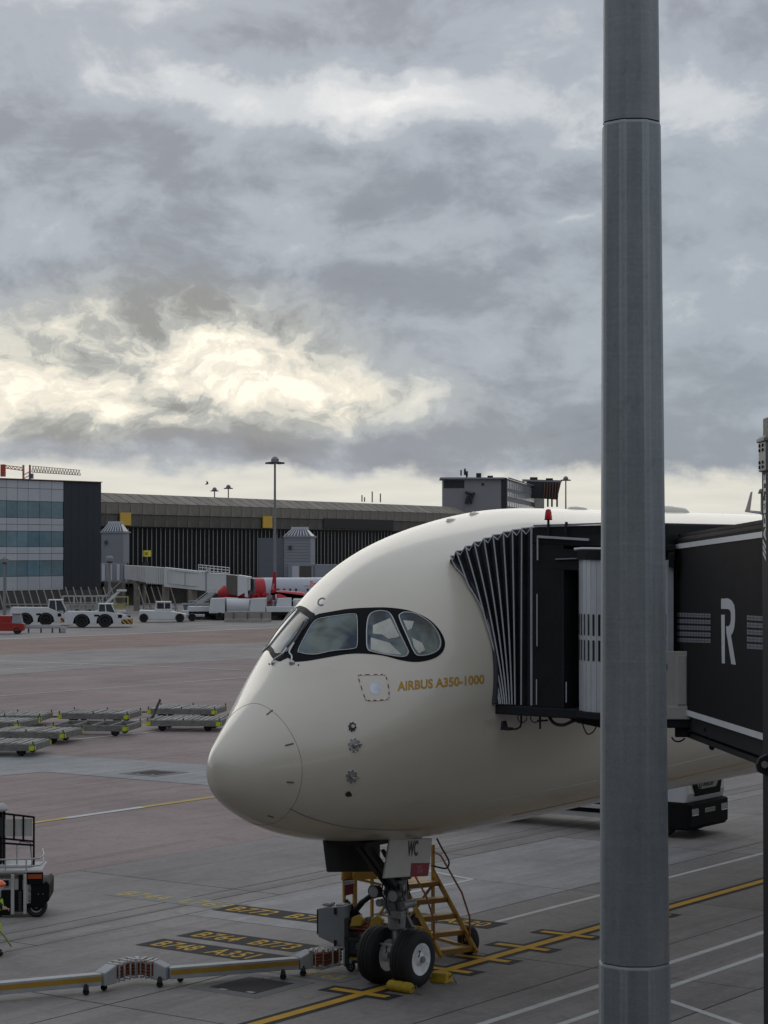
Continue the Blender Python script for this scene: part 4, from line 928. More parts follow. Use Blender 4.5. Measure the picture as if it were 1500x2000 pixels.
for z in (1.13, .52): MB().box((.0, -.325, z), (.05, .03, .12)).build('door_hinge', RUB, cart)
for x in (-.22, .06): MB().box((x, -.13, 1.225), (.16, .26, .05)).build('display_hood', LGREY, cart, bevel=.008); MB().box((x, -.13, 1.253), (.10, .18, .006)).build('display_panel', DARK, cart)
vs_, fs_ = text_geo('GS', .16); MB().add([(-.405, -.02 - v.x, .70 + v.y * 1.0) for v in vs_], fs_).build('cabinet_lettering', mat('cabinet_print', (.4, .41, .41), .5), cart)
for k in range(3): MB().box((-.405, -.05 - .09 * k, 1.02), (.004, .03, .16)).build('vent_slot', RUB, cart)
MB().bx(.22, 1.25, -.34, .30, .34, .60).build('cart_body', mat('navy_black', (.018, .020, .026), .5), cart, bevel=.02)
text_on('cart_lettering', 'SW', mat('cart_print', (.35, .36, .36), .5), cart, (.42, -.345, .45), (1, 0, 0), (0, 0, 1), .16, lift=.003, shear=.3, bold=-.004)
MB().bx(.20, .28, -.36, .32, .10, 1.0).build('cart_frame', DARK, cart); MB().bx(.2, 1.28, -.36, .32, .60, .66).build('cart_deck', DARK, cart); MB().bx(.24, 1.25, -.3, .28, .22, .27).build('cart_tray', mat('tray_yellow', (.30, .24, .05), .6), cart)
for x, y in ((.30, -.28), (1.15, -.28), (.30, .24), (1.15, .24)):
    mt_, mr_ = MB(), MB(); wheel(mt_, mr_, (x, y, .10), (.2, 1, 0), .10, .06, 16); w_ = mt_.build('caster', RUB, cart, smooth=True); mr_.build('rim', LGREY, w_); MB().box((x, y, .2), (.06, .08, .08)).build('caster_fork', LGREY, w_)
random.seed(11)
for k in range(14):
    y0 = random.uniform(-.34, .25); pts = [(.25 + .1 * random.random(), y0, .74 + .2 * random.random())]
    for j in range(5): pts.append((pts[-1][0] + .2, y0 + random.uniform(-.08, .08), .70 + .22 * random.random()))
    MB().tube(pts, .022, 6).build('cable', ORNG if k % 3 else mat('red_cable', (.16, .018, .014), .6), cart, smooth=True)
for x, y in ((.42, -.22), (.78, -.14)): MB().prism([(-.12, 0), (.10, -.02), (.16, .1), (.05, .2), (-.08, .16)], (x, y, .86), (1, 0, .2), (0, .2, 1), .12).build('cable_plug', mat('yellow_plug', (.40, .26, .02), .5), cart, bevel=.015)
for dy in (-.05, .10):
    MB().tube([(.18, dy, 1.0), (.42, dy - .02, 1.28), (.62, dy - .05, 1.42), (.88, dy - .04, 1.46), (1.0, dy, 1.32)], .045, 8).build('black_hose', RUB, cart, smooth=True)
MB().beam((.06, .02, 1.28), (.34, .02, 1.02), .05, .09).build('cart_arm', RUB, cart)
# folding cable duct -----------------------------------------------------------
dz_ = .30
duct = thing('cable_duct', 'long grey and yellow folding cable duct on casters across the apron', 'cable duct', gp(312, 1927))
d0 = gp(312, 1927)
def DG(px, py, z=0.0): return gp(px, py, z) - d0
def chain(pxs):                                               # ground points under the duct, bottom of body z=.16
    return [DG(x, y) for x, y in pxs]
path_px = [(-60, 1962), (0, 1957), (195, 1938), (218, 1932), (262, 1922), (305, 1924), (330, 1926), (580, 1906), (604, 1902), (636, 1902), (664, 1896)]
pth = chain(path_px)
def body(p, q_, z0, z1, w, name, mt, bevel=.01):
    d = (q_ - p).normalized(); n = Vector((-d.y, d.x, 0)) * w / 2; up0, up1 = Vector((0, 0, z0)), Vector((0, 0, z1))
    return MB().hexa([p - n + up0, q_ - n + up0, q_ + n + up0, p + n + up0], [p - n + up1, q_ - n + up1, q_ + n + up1, p + n + up1]).build(name, mt, duct, bevel=bevel)
for a, b in ((0, 2), (6, 7)):
    bb = body(pth[a], pth[b], .14, .35, .22, 'duct_beam', LGREY)
    d = (pth[b] - pth[a]).normalized(); n = Vector((d.y, -d.x, 0)) * .113
    if n.y > 0: n = -n
    P = [pth[a] + n, pth[b] + n]; MB().add([P[0] + Vector((0, 0, .22)), P[1] + Vector((0, 0, .22)), P[1] + Vector((0, 0, .31)), P[0] + Vector((0, 0, .31))], [(0, 1, 2, 3)]).build('yellow_band', mat('duct_yellow', (.38, .22, .02), .5), bb)
for a, b, s in ((2, 3, 1), (5, 6, -1), (7, 8, 1)):
    p, q_ = pth[a], pth[b]; d = (q_ - p).normalized(); n = Vector((-d.y, d.x, 0)) * .13; zz = [.12, .36, .44] if s > 0 else [.12, .44, .36]
    lo, hi = (.36, .46) if s > 0 else (.46, .36); m_ = p.lerp(q_, .45)
    MB().hexa([p - n + Vector((0, 0, .12)), q_ - n + Vector((0, 0, .12)), q_ + n + Vector((0, 0, .12)), p + n + Vector((0, 0, .12))], [p - n + Vector((0, 0, lo)), q_ - n + Vector((0, 0, hi)), q_ + n + Vector((0, 0, hi)), p + n + Vector((0, 0, lo))]).build('duct_end', LGREY, duct, bevel=.02)
def concertina(pts, n, z0=.14, z1=.45):
    sp = [Vector((x, y, 0)) for x, y in spline([(p.x, p.y) for p in pts], 8, False)]
    for off in (-.06, 0, .06):
        for z in (.20, .26, .32, .38):
            MB().tube([p + Vector((off * .3, off, z + .01 * math.sin(i * 1.3))) for i, p in enumerate(sp)], .030, 6).build('cable', ORNG, duct, smooth=True)
    for k in range(n):
        f = (k + .5) / n * (len(sp) - 1); i = int(f); p = sp[i].lerp(sp[min(i + 1, len(sp) - 1)], f - i); d = (sp[min(i + 1, len(sp) - 1)] - sp[max(i - 1, 0)]).normalized(); nn = Vector((-d.y, d.x, 0)) * .14
        arch = .03 * math.sin(math.pi * (k + .5) / n)
        mb = MB()
        for sgn in (-1, 1): mb.beam(p + nn * sgn + Vector((0, 0, z0)), p + nn * sgn + Vector((0, 0, z1 + arch)), .035, .012, up=(d.x, d.y, 0))
        mb.beam(p - nn + Vector((0, 0, z1 + arch)), p + nn + Vector((0, 0, z1 + arch)), .06, .015); mb.beam(p - nn + Vector((0, 0, z0)), p + nn + Vector((0, 0, z0)), .05, .015)
        mb.build('duct_hoop', LGREY, duct)
concertina([pth[3], pth[4], pth[5]], 8); concertina([pth[8], pth[9], pth[10]], 6)
for x, y in ((168, 1944), (203, 1935), (312, 1929), (352, 1918), (553, 1914), (592, 1907)):
    p = DG(x, y); cs = MB().box(p + Vector((0, 0, .13)), (.09, .09, .06)); cs.cyl(p + Vector((0, 0, .10)), p + Vector((0, 0, .2)), .03); o_ = cs.build('caster', DARK, duct)
    mt_, mr_ = MB(), MB(); wheel(mt_, mr_, p + Vector((0, 0, .062)), (.3, 1, 0), .062, .05, 14); mt_.build('caster_wheel', RUB, o_, smooth=True)
MB().tube([pth[10] + Vector((0, 0, .4)), pth[10] + Vector((.02, .05, .55)), pth[10] + Vector((.05, .1, .62))], .06, 8).build('cable', mat('red_cable', (.16, .018, .014), .6), duct)
# catering truck beyond the fuselage ----------------------------------------------
tk = W(22.0, -5.45)
tyaw = math.atan2(NX.y, NX.x)
truck = thing('catering_truck', 'white high lift catering truck nosing under the fuselage with black bumper', 'truck', tk, tyaw)
TW = mat('white_truck_paint', (.50, .51, .53), .35, var=.06, coat=.2); TK = mat('black_truck_plastic', (.009, .009, .010), .65, var=.15, spec=.1)
# local: x forward (front at x=.55), y left; right side (-y) faces the camera
hw = 1.12
cabp = [(.42, .95), (.50, 1.25), (.44, 1.75), (.30, 2.55), (.10, 2.75), (-1.25, 2.75), (-1.30, .95)]
MB().prism([(x, z) for x, z in cabp], (0, hw, 0), (1, 0, 0), (0, 0, 1), 2 * hw).build('cab', TW, truck, bevel=.06)
MB().prism([(-1.32, .24), (.48, .24), (.58, .36), (.58, .98), (.40, 1.02), (-1.32, 1.02)], (0, hw + .03, 0), (1, 0, 0), (0, 0, 1), 2 * hw + .06).build('bumper', TK, truck, bevel=.05)
def yz(x, poly, name, mt, th=.02, parent=None): return MB().prism(poly, (x, 0, 0), (0, 1, 0), (0, 0, 1), th).build(name, mt, parent or truck)
gr_ = yz(.475, [(-.86, 1.56), (-.74, 1.16), (.74, 1.16), (.86, 1.56), (.70, 1.56), (.52, 1.34), (-.52, 1.34), (-.70, 1.56)], 'grille', TK, .05)
yz(.47, [(-.70, 1.56), (-.52, 1.34), (.52, 1.34), (.70, 1.56)], 'grille_panel', mat('grille_grey', (.30, .30, .31), .4), .045)
text_on('truck_lettering', 'IVECO', INK, truck, (.522, -.28, 1.41), (0, 1, 0), (0, 0, 1), .16, width=.62, bold=.012)
em = MB(); [em.beam(a, b, .015, .02) for a, b in (((.525, -.52, 1.52), (.525, -.52, 1.40)), ((.525, -.52, 1.40), (.525, -.46, 1.36)), ((.525, -.46, 1.36), (.525, -.40, 1.40)), ((.525, -.40, 1.40), (.525, -.40, 1.52)))]; em.build('grille_emblem', INK, truck)
yz(.40, [(-1.0, 1.78), (1.0, 1.78), (.95, 2.45), (-.95, 2.45)], 'windscreen', mat('dark_glass', (.02, .024, .028), .12), .06)
yz(.585, [(-.30, .68), (.30, .68), (.30, .80), (-.30, .80)], 'number_plate', mat('plate_white', (.30, .30, .28), .5), .01)
text_on('plate_lettering', 'LK67 EWX', INK, truck, (.598, -.25, .71), (0, 1, 0), (0, 0, 1), .10, width=.5)
for y in (-.88, .88):
    h_ = yz(.585, [(y - .2, .66), (y + .17, .66), (y + .2, .72), (y + .16, .84), (y - .2, .84)], 'headlight', mat('headlamp_glass', (.34, .35, .36), .12, .2, var=.3, scale=14), .012)
    MB().beam((.60, y - .18, .66), (.60, y + .16, .66), .012, .02).build('daylight_strip', mat('lamp_white', (.75, .75, .72), .3), h_)
MB().box((-.45, -hw - .005, 1.45), (.012, .01, 1.1)).build('door_gap', TK, truck); MB().box((-.32, -hw - .012, 1.52), (.14, .02, .05)).build('door_handle', TK, truck)
text_on('door_lettering', 'stralis cursor', INK, truck, (-1.05, -hw - .002, 1.10), (1, 0, 0), (0, 0, 1), .07, lift=.006)
MB().bx(-8.1, -1.9, -.85, .85, .5, .95).build('underframe', TK, truck)
for x in (-.42, -6.6):
    for y in (-hw + .16, hw - .16):
        mt_, mr_ = MB(), MB(); wheel(mt_, mr_, (x, y, .48), (0, 1, 0), .48, .30, 28); w_ = mt_.build('wheel', RUB, truck, smooth=True); mr_.build('rim', DARK, w_, smooth=True)
for y in (-.9, .9): MB().bx(-8.2, -1.3, y - .06, y + .06, .38, .50).build('chassis_rail', mat('white_frame', (.42, .42, .41), .5, var=.1), truck)
for y in (-1.05, 1.05): MB().bx(-8.2, -2.0, y - .05, y + .05, .66, .76).build('lift_rail', mat('white_frame', (.42, .42, .41), .5), truck)
for y in (-.8, .8): MB().beam((-7.6, y, 1.35), (-2.4, y, 3.9), .1, .16).build('scissor_arm', LGREY, truck); MB().beam((-2.4, y, 1.35), (-7.6, y, 3.9), .1, .16).build('scissor_arm', LGREY, truck)
MB().bx(-8.3, -2.0, -1.2, 1.2, 4.0, 6.6).build('box_body', TW, truck, bevel=.04)
for x in (-2.1, -6.9):
    for y in (-1.12, 1.12): MB().cyl((x, y, .02), (x, y, 1.2), .035).build('outrigger_leg', LGREY, truck); MB().cyl((x, y, 0), (x, y, .03), .12).build('outrigger_foot', mat('rust_foot', (.14, .06, .03), .7), truck)
MB().bx(-2.0, -1.5, -1.1, 1.1, .45, 1.2).build('fuel_tank', TK, truck, bevel=.05)
# pallet dollies -----------------------------------------------------------------
DOLM = mat('worn_dolly_steel', (.17, .168, .155), .75, .0, var=.35, scale=3, spec=.15, dirt=(.08, .07, .06), dirt_amt=.6); DOLD = mat('dark_dolly_frame', (.055, .058, .055), .6, var=.3, scale=3)
DOLR = mat('pale_roller', (.25, .245, .225), .75, var=.45, scale=3, spec=.15, rnd=.2)
LIME = mat('lime_reflector', (.42, .50, .015), .5, var=.25, scale=6)
def dolly(name, label, p, yaw, deck=True, bar=False, Lx=3.2, Ly=2.45, h=.50):
    o = thing(name, label, 'dolly', p, yaw, 'flat container dollies on the brown tarmac')
    for y in (-Ly / 2, Ly / 2): MB().bx(-Lx / 2, Lx / 2, y - .06, y + .06, h - .26, h).build('side_rail', DOLM, o, bevel=.01)
    for x in (-Lx / 2, Lx / 2): MB().bx(x - .06, x + .06, -Ly / 2 + .06, Ly / 2 - .06, h - .26, h - .002).build('end_rail', DOLM, o, bevel=.01)
    MB().bx(-Lx / 2 + .1, Lx / 2 - .1, -.25, .25, h - .24, h - .12).build('spine', DOLD, o)
    if deck:
        n = 13
        for k in range(n):
            x = -Lx / 2 + .18 + (Lx - .36) * k / (n - 1)
            MB().bx(x - .075, x + .075, -Ly / 2 + .08, Ly / 2 - .08, h - .06, h + .02 + random.uniform(-.012, .012)).build('deck_roller', DOLR, o)
    else:
        for x in (-Lx / 4, 0, Lx / 4): MB().bx(x - .05, x + .05, -Ly / 2 + .07, Ly / 2 - .07, h - .12, h - .03).build('cross_rail', DOLM, o)
    for x in (-Lx / 2, 0, Lx / 2):
        for y in (-Ly / 2, Ly / 2): MB().box((x, y, h + .05), (.05, .05, .12)).build('corner_stop', DOLD, o)
    for x in (-Lx / 2, Lx / 2):
        for y in (-Ly / 2, Ly / 2):
            sx, sy = (1 if x > 0 else -1), (1 if y > 0 else -1)
            MB().add([(x + sx * .075, y - sy * .13, h - .22), (x + sx * .075, y + sy * .02, h - .22), (x + sx * .075, y + sy * .02, h - .06), (x + sx * .075, y - sy * .13, h - .06)], [(0, 1, 2, 3)]).build('reflector', LIME, o)
            MB().add([(x - sx * .14, y + sy * .075, h - .24), (x + sx * .06, y + sy * .075, h - .24), (x + sx * .06, y + sy * .075, h - .05), (x - sx * .14, y + sy * .075, h - .05)], [(0, 1, 2, 3)]).build('reflector', LIME, o)
    for x in (-Lx * .32, Lx * .32):
        for y in (-Ly * .33, Ly * .33):
            mt_, mr_ = MB(), MB(); wheel(mt_, mr_, (x, y, .19), (0, 1, 0), .19, .12, 16); w_ = mt_.build('wheel', RUB, o, smooth=True); mr_.build('rim', DOLD, w_)
    if bar:
        m_ = MB().beam((-Lx / 2 - .1, -.1, .3), (-Lx / 2 + .35, -.1, 1.35), .09, .1); m_.beam((-Lx / 2 - .2, -.45, .25), (-Lx / 2 + .1, -.12, .75), .07, .08); m_.beam((-Lx / 2 - .2, .3, .25), (-Lx / 2 + .1, -.08, .75), .07, .08); m_.build('raised_drawbar', DOLD, o)
    else:
        m_ = MB().beam((-Lx / 2, 0, .26), (-Lx / 2 - 1.2, 0, .22), .08, .08); m_.beam((-Lx / 2, -.4, .28), (-Lx / 2 - .6, 0, .24), .06, .06); m_.beam((-Lx / 2, .4, .28), (-Lx / 2 - .6, 0, .24), .06, .06); m_.build('drawbar', DOLD, o)
    return o
random.seed(5)
for px, py, ya, dk, bar, lab in (
  (3, 1450, -6, True, False, 'nearest flat dolly, cut by the left edge of the picture'),
  (70, 1427, -10, True, False, 'roller deck dolly second nearest at the left, lime corner plates'),
  (-12, 1408, -12, True, False, 'tilted looking dolly with pale deck panels at the left edge'),
  (22, 1396, -4, True, False, 'farthest dolly of the left cluster, pale roller deck'),
  (190, 1414, -8, False, False, 'bare framed dolly without deck in the middle cluster'),
  (196, 1392, -8, True, False, 'roller deck dolly behind the bare framed dolly'),
  (368, 1405, -5, True, True, 'dolly with raised drawbar just left of the airliner nose'),
  (366, 1383, -8, True, False, 'roller deck dolly behind the one with the raised drawbar')):
    p = gp(px, py, .45); p.z = 0; dolly('pallet_dolly', lab, p, R(ya), dk, bar)
# loader tractor and a worker at the left edge ---------------------------------------
lp = gp(66, 1792)
ldr = thing('loader_tractor', 'white and black loader tractor with guard rails cut by the left edge', 'tractor', lp, R(4))
LW_ = mat('loader_white', (.46, .46, .45), .7, spec=.15, var=.1, dirt=(.2, .19, .17), dirt_amt=.4)
ldr.scale = (.82, .82, .82)
# local x right (outer end at x=.35), y away from the camera
MB().bx(-3.2, -.05, 0, 1.5, .35, 1.02).build('chassis', LW_, ldr, bevel=.03)
for xa, xb in ((-.60, -.51), (-.27, -.19)): MB().bx(xa, xb, -.07, .10, .10, 1.16).build('side_post', LW_, ldr, bevel=.01)
MB().bx(-.86, -.61, -.06, .2, .08, .74).build('side_plate', TK, ldr, bevel=.02); MB().bx(-.80, -.66, -.07, 0, .86, 1.0).build('side_box', TK, ldr)
MB().bx(-.51, -.27, -.03, .3, .16, .74).build('drive_gap', TK, ldr); MB().bx(-.40, -.30, -.05, .1, .74, 1.12).build('hose_box', TK, ldr)
for k in range(6): MB().cyl((-.36, -.06, .22 + k * .09), (-.36, .02, .22 + k * .09), .05, n=10).build('drive_gear', DARK, ldr)
wg = MB().prism([(-.18, .26), (.26, .26), (.30, .36), (.40, .44), (.41, .86), (.34, .96), (.24, .90), (-.18, .90)], (0, 0, 0), (1, 0, 0), (0, 0, 1), -1.5).build('wheel_guard', TK, ldr, bevel=.03)
for k in (.12, .24): MB().cyl((k, -.012, .62), (k, 0, .62), .014, n=8).build('guard_bolt', STEEL, ldr)
MB().bx(-.18, .24, -.02, .06, .88, 1.19).build('lamp_housing', TK, ldr); MB().bx(-.16, .21, -.035, -.02, 1.03, 1.15).build('tail_lamp', mat('orange_lens', (.35, .07, .015), .35), ldr)
MB().bx(-3.2, .22, -.05, 1.55, 1.20, 1.26).build('deck_floor', LW_, ldr, bevel=.01)
mt_, mr_ = MB(), MB(); wheel(mt_, mr_, (.06, .2, .28), (0, 1, 0), .28, .36, 24); w_ = mt_.build('wheel', RUB, ldr, smooth=True); mr_.build('rim', LW_, w_)
mt_, mr_ = MB(), MB(); wheel(mt_, mr_, (-2.4, .25, .26), (0, 1, 0), .26, .3, 24); w_ = mt_.build('wheel', RUB, ldr, smooth=True); mr_.build('rim', LW_, w_)
RAIL = mat('galvanised_rail', (.36, .37, .37), .6, .2, var=.1, spec=.2)
for z in (1.36, 1.55): MB().tube([(-3.2, -.04, z), (-.2, -.04, z), (.15, .0, z + .02), (.22, .5, z + .04), (.1, 1.5, z + .06)], .022, 7).build('guard_rail', RAIL, ldr, smooth=True)
for x in (-2.2, -1.2, -.75, -.2): MB().cyl((x, -.04, 1.26), (x, -.04, 1.55), .018, n=7).build('rail_post', RAIL, ldr)
MB().tube([(-.5, .5, 1.3), (-.5, .5, 1.85), (-.4, .55, 1.95), (-.15, .6, 1.9), (-.1, .6, 1.3)], .02, 7).build('inner_rail', RAIL, ldr, smooth=True)
MB().bx(-3.2, -.12, .35, 1.5, 1.26, 1.34).build('platform', LW_, ldr)
fr_ = MB()
for a, b in (((-.05, .5, 1.3), (-.05, .5, 2.62)), ((-.05, .5, 2.60), (-1.0, .52, 2.72)), ((-.05, .5, 1.95), (-1.0, .52, 2.05)), ((-.05, .5, 1.85), (-1.0, .52, 1.92)), ((-.85, .52, 1.3), (-.85, .52, 2.9)), ((-.33, .5, 2.0), (-.33, .5, 2.62)), ((-.58, .5, 2.0), (-.58, .5, 2.65))): fr_.beam(a, b, .05, .05)
fr_.build('cab_guard', TK, ldr)
for x in (-.2, -.46, -.72): MB().box((x, .52, 2.32), (.20, .01, .46)).build('guard_mesh_panel', mat('pale_mesh', (.40, .40, .38), .6), ldr)
MB().bx(-3.0, -.9, .5, 1.5, 1.34, 2.75).build('operator_cab', TK, ldr, bevel=.04); MB().bx(-2.9, -.86, .47, .5, 2.1, 2.6).build('cab_window', mat('dark_glass', (.02, .024, .028), .12), ldr)
MB().lathe((-.9, .5, 2.78), (0, 0, 1), [(0, .14), (.05, .16), (.12, .14), (.2, .05)], 14).build('work_lamp', LW_, ldr, smooth=True)
# person ---------------------------------------------------------------------------
def person(p, yaw, label):
    o = thing('person', label, 'person', p, yaw)
    J = dict(pel=(0, 0, .95), sp=(0, 0, 1.18), ch=(0, 0, 1.38), nk=(0, .01, 1.50), hd=(0, .03, 1.60), hd2=(0, .03, 1.72), shl=(-.19, 0, 1.42), ell=(-.27, -.02, 1.14), wrl=(-.24, .14, .94), shr=(.19, 0, 1.42), elr=(.28, -.03, 1.15), wrr=(.24, .16, .98),
             hl=(-.10, 0, .92), kl=(-.11, .03, .50), al=(-.12, -.02, .08), tl=(-.12, .17, .04), hr=(.10, 0, .92), kr=(.12, .06, .50), ar=(.13, .0, .08), tr=(.14, .19, .04))
    rad = dict(pel=.15, sp=.145, ch=.165, nk=.06, hd=.085, hd2=.075, shl=.075, ell=.055, wrl=.036, shr=.075, elr=.055, wrr=.036, hl=.10, kl=.072, al=.05, tl=.04, hr=.10, kr=.072, ar=.05, tr=.04)
    E = [('pel', 'sp'), ('sp', 'ch'), ('ch', 'nk'), ('nk', 'hd'), ('hd', 'hd2'), ('ch', 'shl'), ('shl', 'ell'), ('ell', 'wrl'), ('ch', 'shr'), ('shr', 'elr'), ('elr', 'wrr'), ('pel', 'hl'), ('hl', 'kl'), ('kl', 'al'), ('al', 'tl'), ('pel', 'hr'), ('hr', 'kr'), ('kr', 'ar'), ('ar', 'tr')]
    def skin_mesh(name, keys, edges, grow, mt, root):
        ks = list(keys); me = bpy.data.meshes.new(name); me.from_pydata([J[k] for k in ks], [(ks.index(a), ks.index(b)) for a, b in edges], [])
        ob = bpy.data.objects.new(name, me); COL.objects.link(ob); ob.parent = o; me.materials.append(mt)
        md = ob.modifiers.new('skin', 'SKIN'); md.use_smooth_shade = True
        for k, v in zip(ks, me.skin_vertices[0].data): v.radius = (rad[k] + grow, rad[k] * .85 + grow)
        me.skin_vertices[0].data[ks.index(root)].use_root = True
        sd = ob.modifiers.new('sub', 'SUBSURF'); sd.levels = 2; sd.render_levels = 2
        return ob
    body_ = skin_mesh('body', J.keys(), E, 0, mat('skin_tone', (.35, .20, .14), .6), 'pel')
    skin_mesh('jacket', ['pel', 'sp', 'ch', 'shl', 'ell', 'wrl', 'shr', 'elr', 'wrr'], [e for e in E if all(k in ('pel', 'sp', 'ch', 'shl', 'ell', 'wrl', 'shr', 'elr', 'wrr') for k in e)], .02, mat('black_jacket', (.014, .014, .016), .7), 'pel')
    skin_mesh('trousers', ['pel', 'hl', 'kl', 'al', 'hr', 'kr', 'ar'], [e for e in E if all(k in ('pel', 'hl', 'kl', 'al', 'hr', 'kr', 'ar') for k in e)], .018, mat('black_trousers', (.014, .015, .018), .7), 'pel')
    for sx in (-1, 1):
        J['t0'] = (sx * .13, -.03, .07); J['t1'] = (sx * .14, .2, .05); rad['t0'] = .06; rad['t1'] = .045
        skin_mesh('boot', ['t0', 't1'], [('t0', 't1')], .01, RUB, 't0')
        # hand: palm and five fingers
        w = Vector(J['wrl' if sx < 0 else 'wrr']); hb = MB().box(w + Vector((0, .05, -.03)), (.075, .09, .03))
        for f, (dx, ln) in enumerate(((-.03, .07), (-.01, .08), (.01, .078), (.03, .06))): hb.tube([w + Vector((dx, .09, -.03)), w + Vector((dx, .09 + ln * .6, -.04)), w + Vector((dx, .08 + ln * .7, -.075))], .009, 6)
        hb.tube([w + Vector((-sx * .035, .04, -.03)), w + Vector((-sx * .065, .07, -.04)), w + Vector((-sx * .06, .10, -.055))], .011, 6); hb.build('hand', mat('skin_tone', (.35, .20, .14), .6), o, smooth=True)
    MB().lathe((0, .03, 1.69), (0, 0, 1), [(-.04, .09), (0, .098), (.06, .088), (.1, .05), (.115, .005)], 16).build('hair', mat('dark_hair', (.012, .010, .009), .7), o, smooth=True)
    fc = MB().prism([(-.012, -.02), (.012, -.02), (0, .03)], (0, .11, 1.64), (1, 0, 0), (0, 0, 1), -.02); fc.build('nose', mat('skin_tone', (.35, .20, .14), .6), o)
    for sx in (-.033, .033): MB().lathe((sx, .105, 1.665), (0, 1, 0), [(0, .014), (.008, .010), (.012, .001)], 10).build('eye', INK, o)
    MB().box((0, .112, 1.595), (.05, .006, .010)).build('mouth', mat('lip', (.25, .09, .08), .6), o)
    for sx in (-1, 1): MB().lathe((sx * .095, .02, 1.64), (sx, 0, 0), [(-.01, .03), (.012, .025), (.015, .003)], 10).build('ear', mat('skin_tone', (.35, .20, .14), .6), o)
    HVO, HVL = mat('orange_hi_vis', (.60, .09, .012), .6), mat('lime_hi_vis', (.38, .60, .02), .6)
    MB().lathe((0, 0, 1.37), (0, 0, 1), [(0, .245), (.04, .25), (.09, .20), (.10, .15)], 18).build('shoulder_yoke', HVO, o, smooth=True)
    MB().lathe((0, 0, .90), (0, 0, 1), [(0, .20), (.10, .205), (.22, .19)], 18, cap=False).build('waist_band', HVL, o, smooth=True)
    for sx, k in ((-1, .11), (1, .12)): MB().lathe((sx * k, .045, .42), (0, 0, 1), [(0, .088), (.05, .10), (.22, .105), (.25, .098)], 16, cap=False).build('leg_band', HVL, o, smooth=True)
    return o
pp = gp(-14, 1866); per = person(pp, R(-75), 'worker in dark clothes with orange and lime hi vis at the left edge')
pole_ = tag(MB().tube([gp(-6, 1812, .8), gp(10, 1830, .45), gp(22, 1848, .08)], .018, 7).build('marker_pole', mat('lime_pole', (.38, .45, .05), .6), None, smooth=True), 'thin lime pole slanting down beside the worker at the left edge', 'pole')
# ------------------------------------------------------------------ the far side of the apron
def zat(py, d): return H + (HORIZON - py) * d / F
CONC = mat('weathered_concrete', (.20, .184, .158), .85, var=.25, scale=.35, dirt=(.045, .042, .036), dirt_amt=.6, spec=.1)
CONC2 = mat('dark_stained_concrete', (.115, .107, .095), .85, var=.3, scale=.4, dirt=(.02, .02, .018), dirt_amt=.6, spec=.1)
ROOFC = mat('ribbed_roof_panel', (.235, .213, .18), .85, var=.25, scale=.5, dirt=(.05, .045, .038), dirt_amt=.5, spec=.1, rnd=.12)
DGL = mat('smoked_glass', (.008, .009, .011), .4, var=.3, scale=.08, spec=.04, rnd=.3)
MULL = mat('pale_mullion', (.46, .46, .45), .6, spec=.2)
OFFW = mat('pale_grey_cladding', (.42, .43, .46), .5, var=.05, scale=.4, rnd=.04, spec=.25)
BLUEG = mat('blue_tinted_glass', (.13, .205, .24), .2, var=.35, scale=.12, spec=.3, rnd=.12)
SLATE = mat('slate_cladding', (.033, .037, .046), .6, var=.1, scale=.3, spec=.2)
GRYC = mat('grey_metal_cladding', (.21, .22, .245), .5, var=.06, scale=.5, spec=.25)
GRYC2 = mat('dark_grey_cladding', (.105, .112, .13), .5, var=.06, scale=.5, spec=.25)
YSGN = mat('yellow_sign_face', (.55, .33, .03), .55, var=.05)
# terminal ---------------------------------------------------------------------
TD = Vector((2250 / F, 1, 0)).normalized(); TN = Vector((TD.y, -TD.x, 0))         # along the front, and out of it
T0 = at(183, 1000, 310); T0.z = 0
term = thing('terminal_building', 'long low concrete terminal with smoked glass front and sloped roof edge', 'building', T0, math.atan2(TD.y, TD.x))
# local: x along, -y out toward the apron
zr, zk, zm, zb = zat(960, 311), zat(980, 311), zat(1003, 311), zat(1027, 311)
LT = 210; pw = 3.1; npan = int(LT / pw)
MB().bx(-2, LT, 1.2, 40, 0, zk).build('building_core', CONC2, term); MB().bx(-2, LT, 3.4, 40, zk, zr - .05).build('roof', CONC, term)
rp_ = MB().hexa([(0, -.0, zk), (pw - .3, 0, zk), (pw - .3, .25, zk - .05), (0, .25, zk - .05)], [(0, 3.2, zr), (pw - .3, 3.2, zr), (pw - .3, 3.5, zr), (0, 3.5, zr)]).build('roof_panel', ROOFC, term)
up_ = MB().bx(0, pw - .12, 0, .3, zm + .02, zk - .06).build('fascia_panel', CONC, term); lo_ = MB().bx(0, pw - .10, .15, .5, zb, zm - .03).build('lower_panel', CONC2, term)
for k in range(npan):
    x = k * pw
    if k: inst(rp_, term, (x, 0, 0)); inst(up_, term, (x, 0, 0)); inst(lo_, term, (x, 0, 0))
MB().bx(-.1, LT, .4, .6, zb - .2, zk).build('joint_backing', mat('joint_dark', (.02, .02, .02), .9), term)
mw = 1.22; nm = int(125 / mw)
pn_ = MB().bx(0, mw - .09, .75, .80, 2.6, zb).build('glass_pane', DGL, term); ml_ = MB().bx(-.085, -.03, .68, .8, 2.6, zb - .02).build('mullion', MULL, term)
for k in range(1, nm): inst(pn_, term, (k * mw, 0, 0)); inst(ml_, term, (k * mw, 0, 0))
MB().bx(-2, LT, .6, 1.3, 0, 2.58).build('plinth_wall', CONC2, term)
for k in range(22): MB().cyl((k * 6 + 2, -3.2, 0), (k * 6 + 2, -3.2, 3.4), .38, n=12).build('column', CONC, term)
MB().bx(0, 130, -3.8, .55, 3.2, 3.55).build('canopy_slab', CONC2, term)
def TL_(p): v = p - T0; return Vector((v.dot(TD), -v.dot(TN), v.z))
def onfront(px, py, out=0.0): return TL_(onplane(px, py, T0 + TN * out, TN))
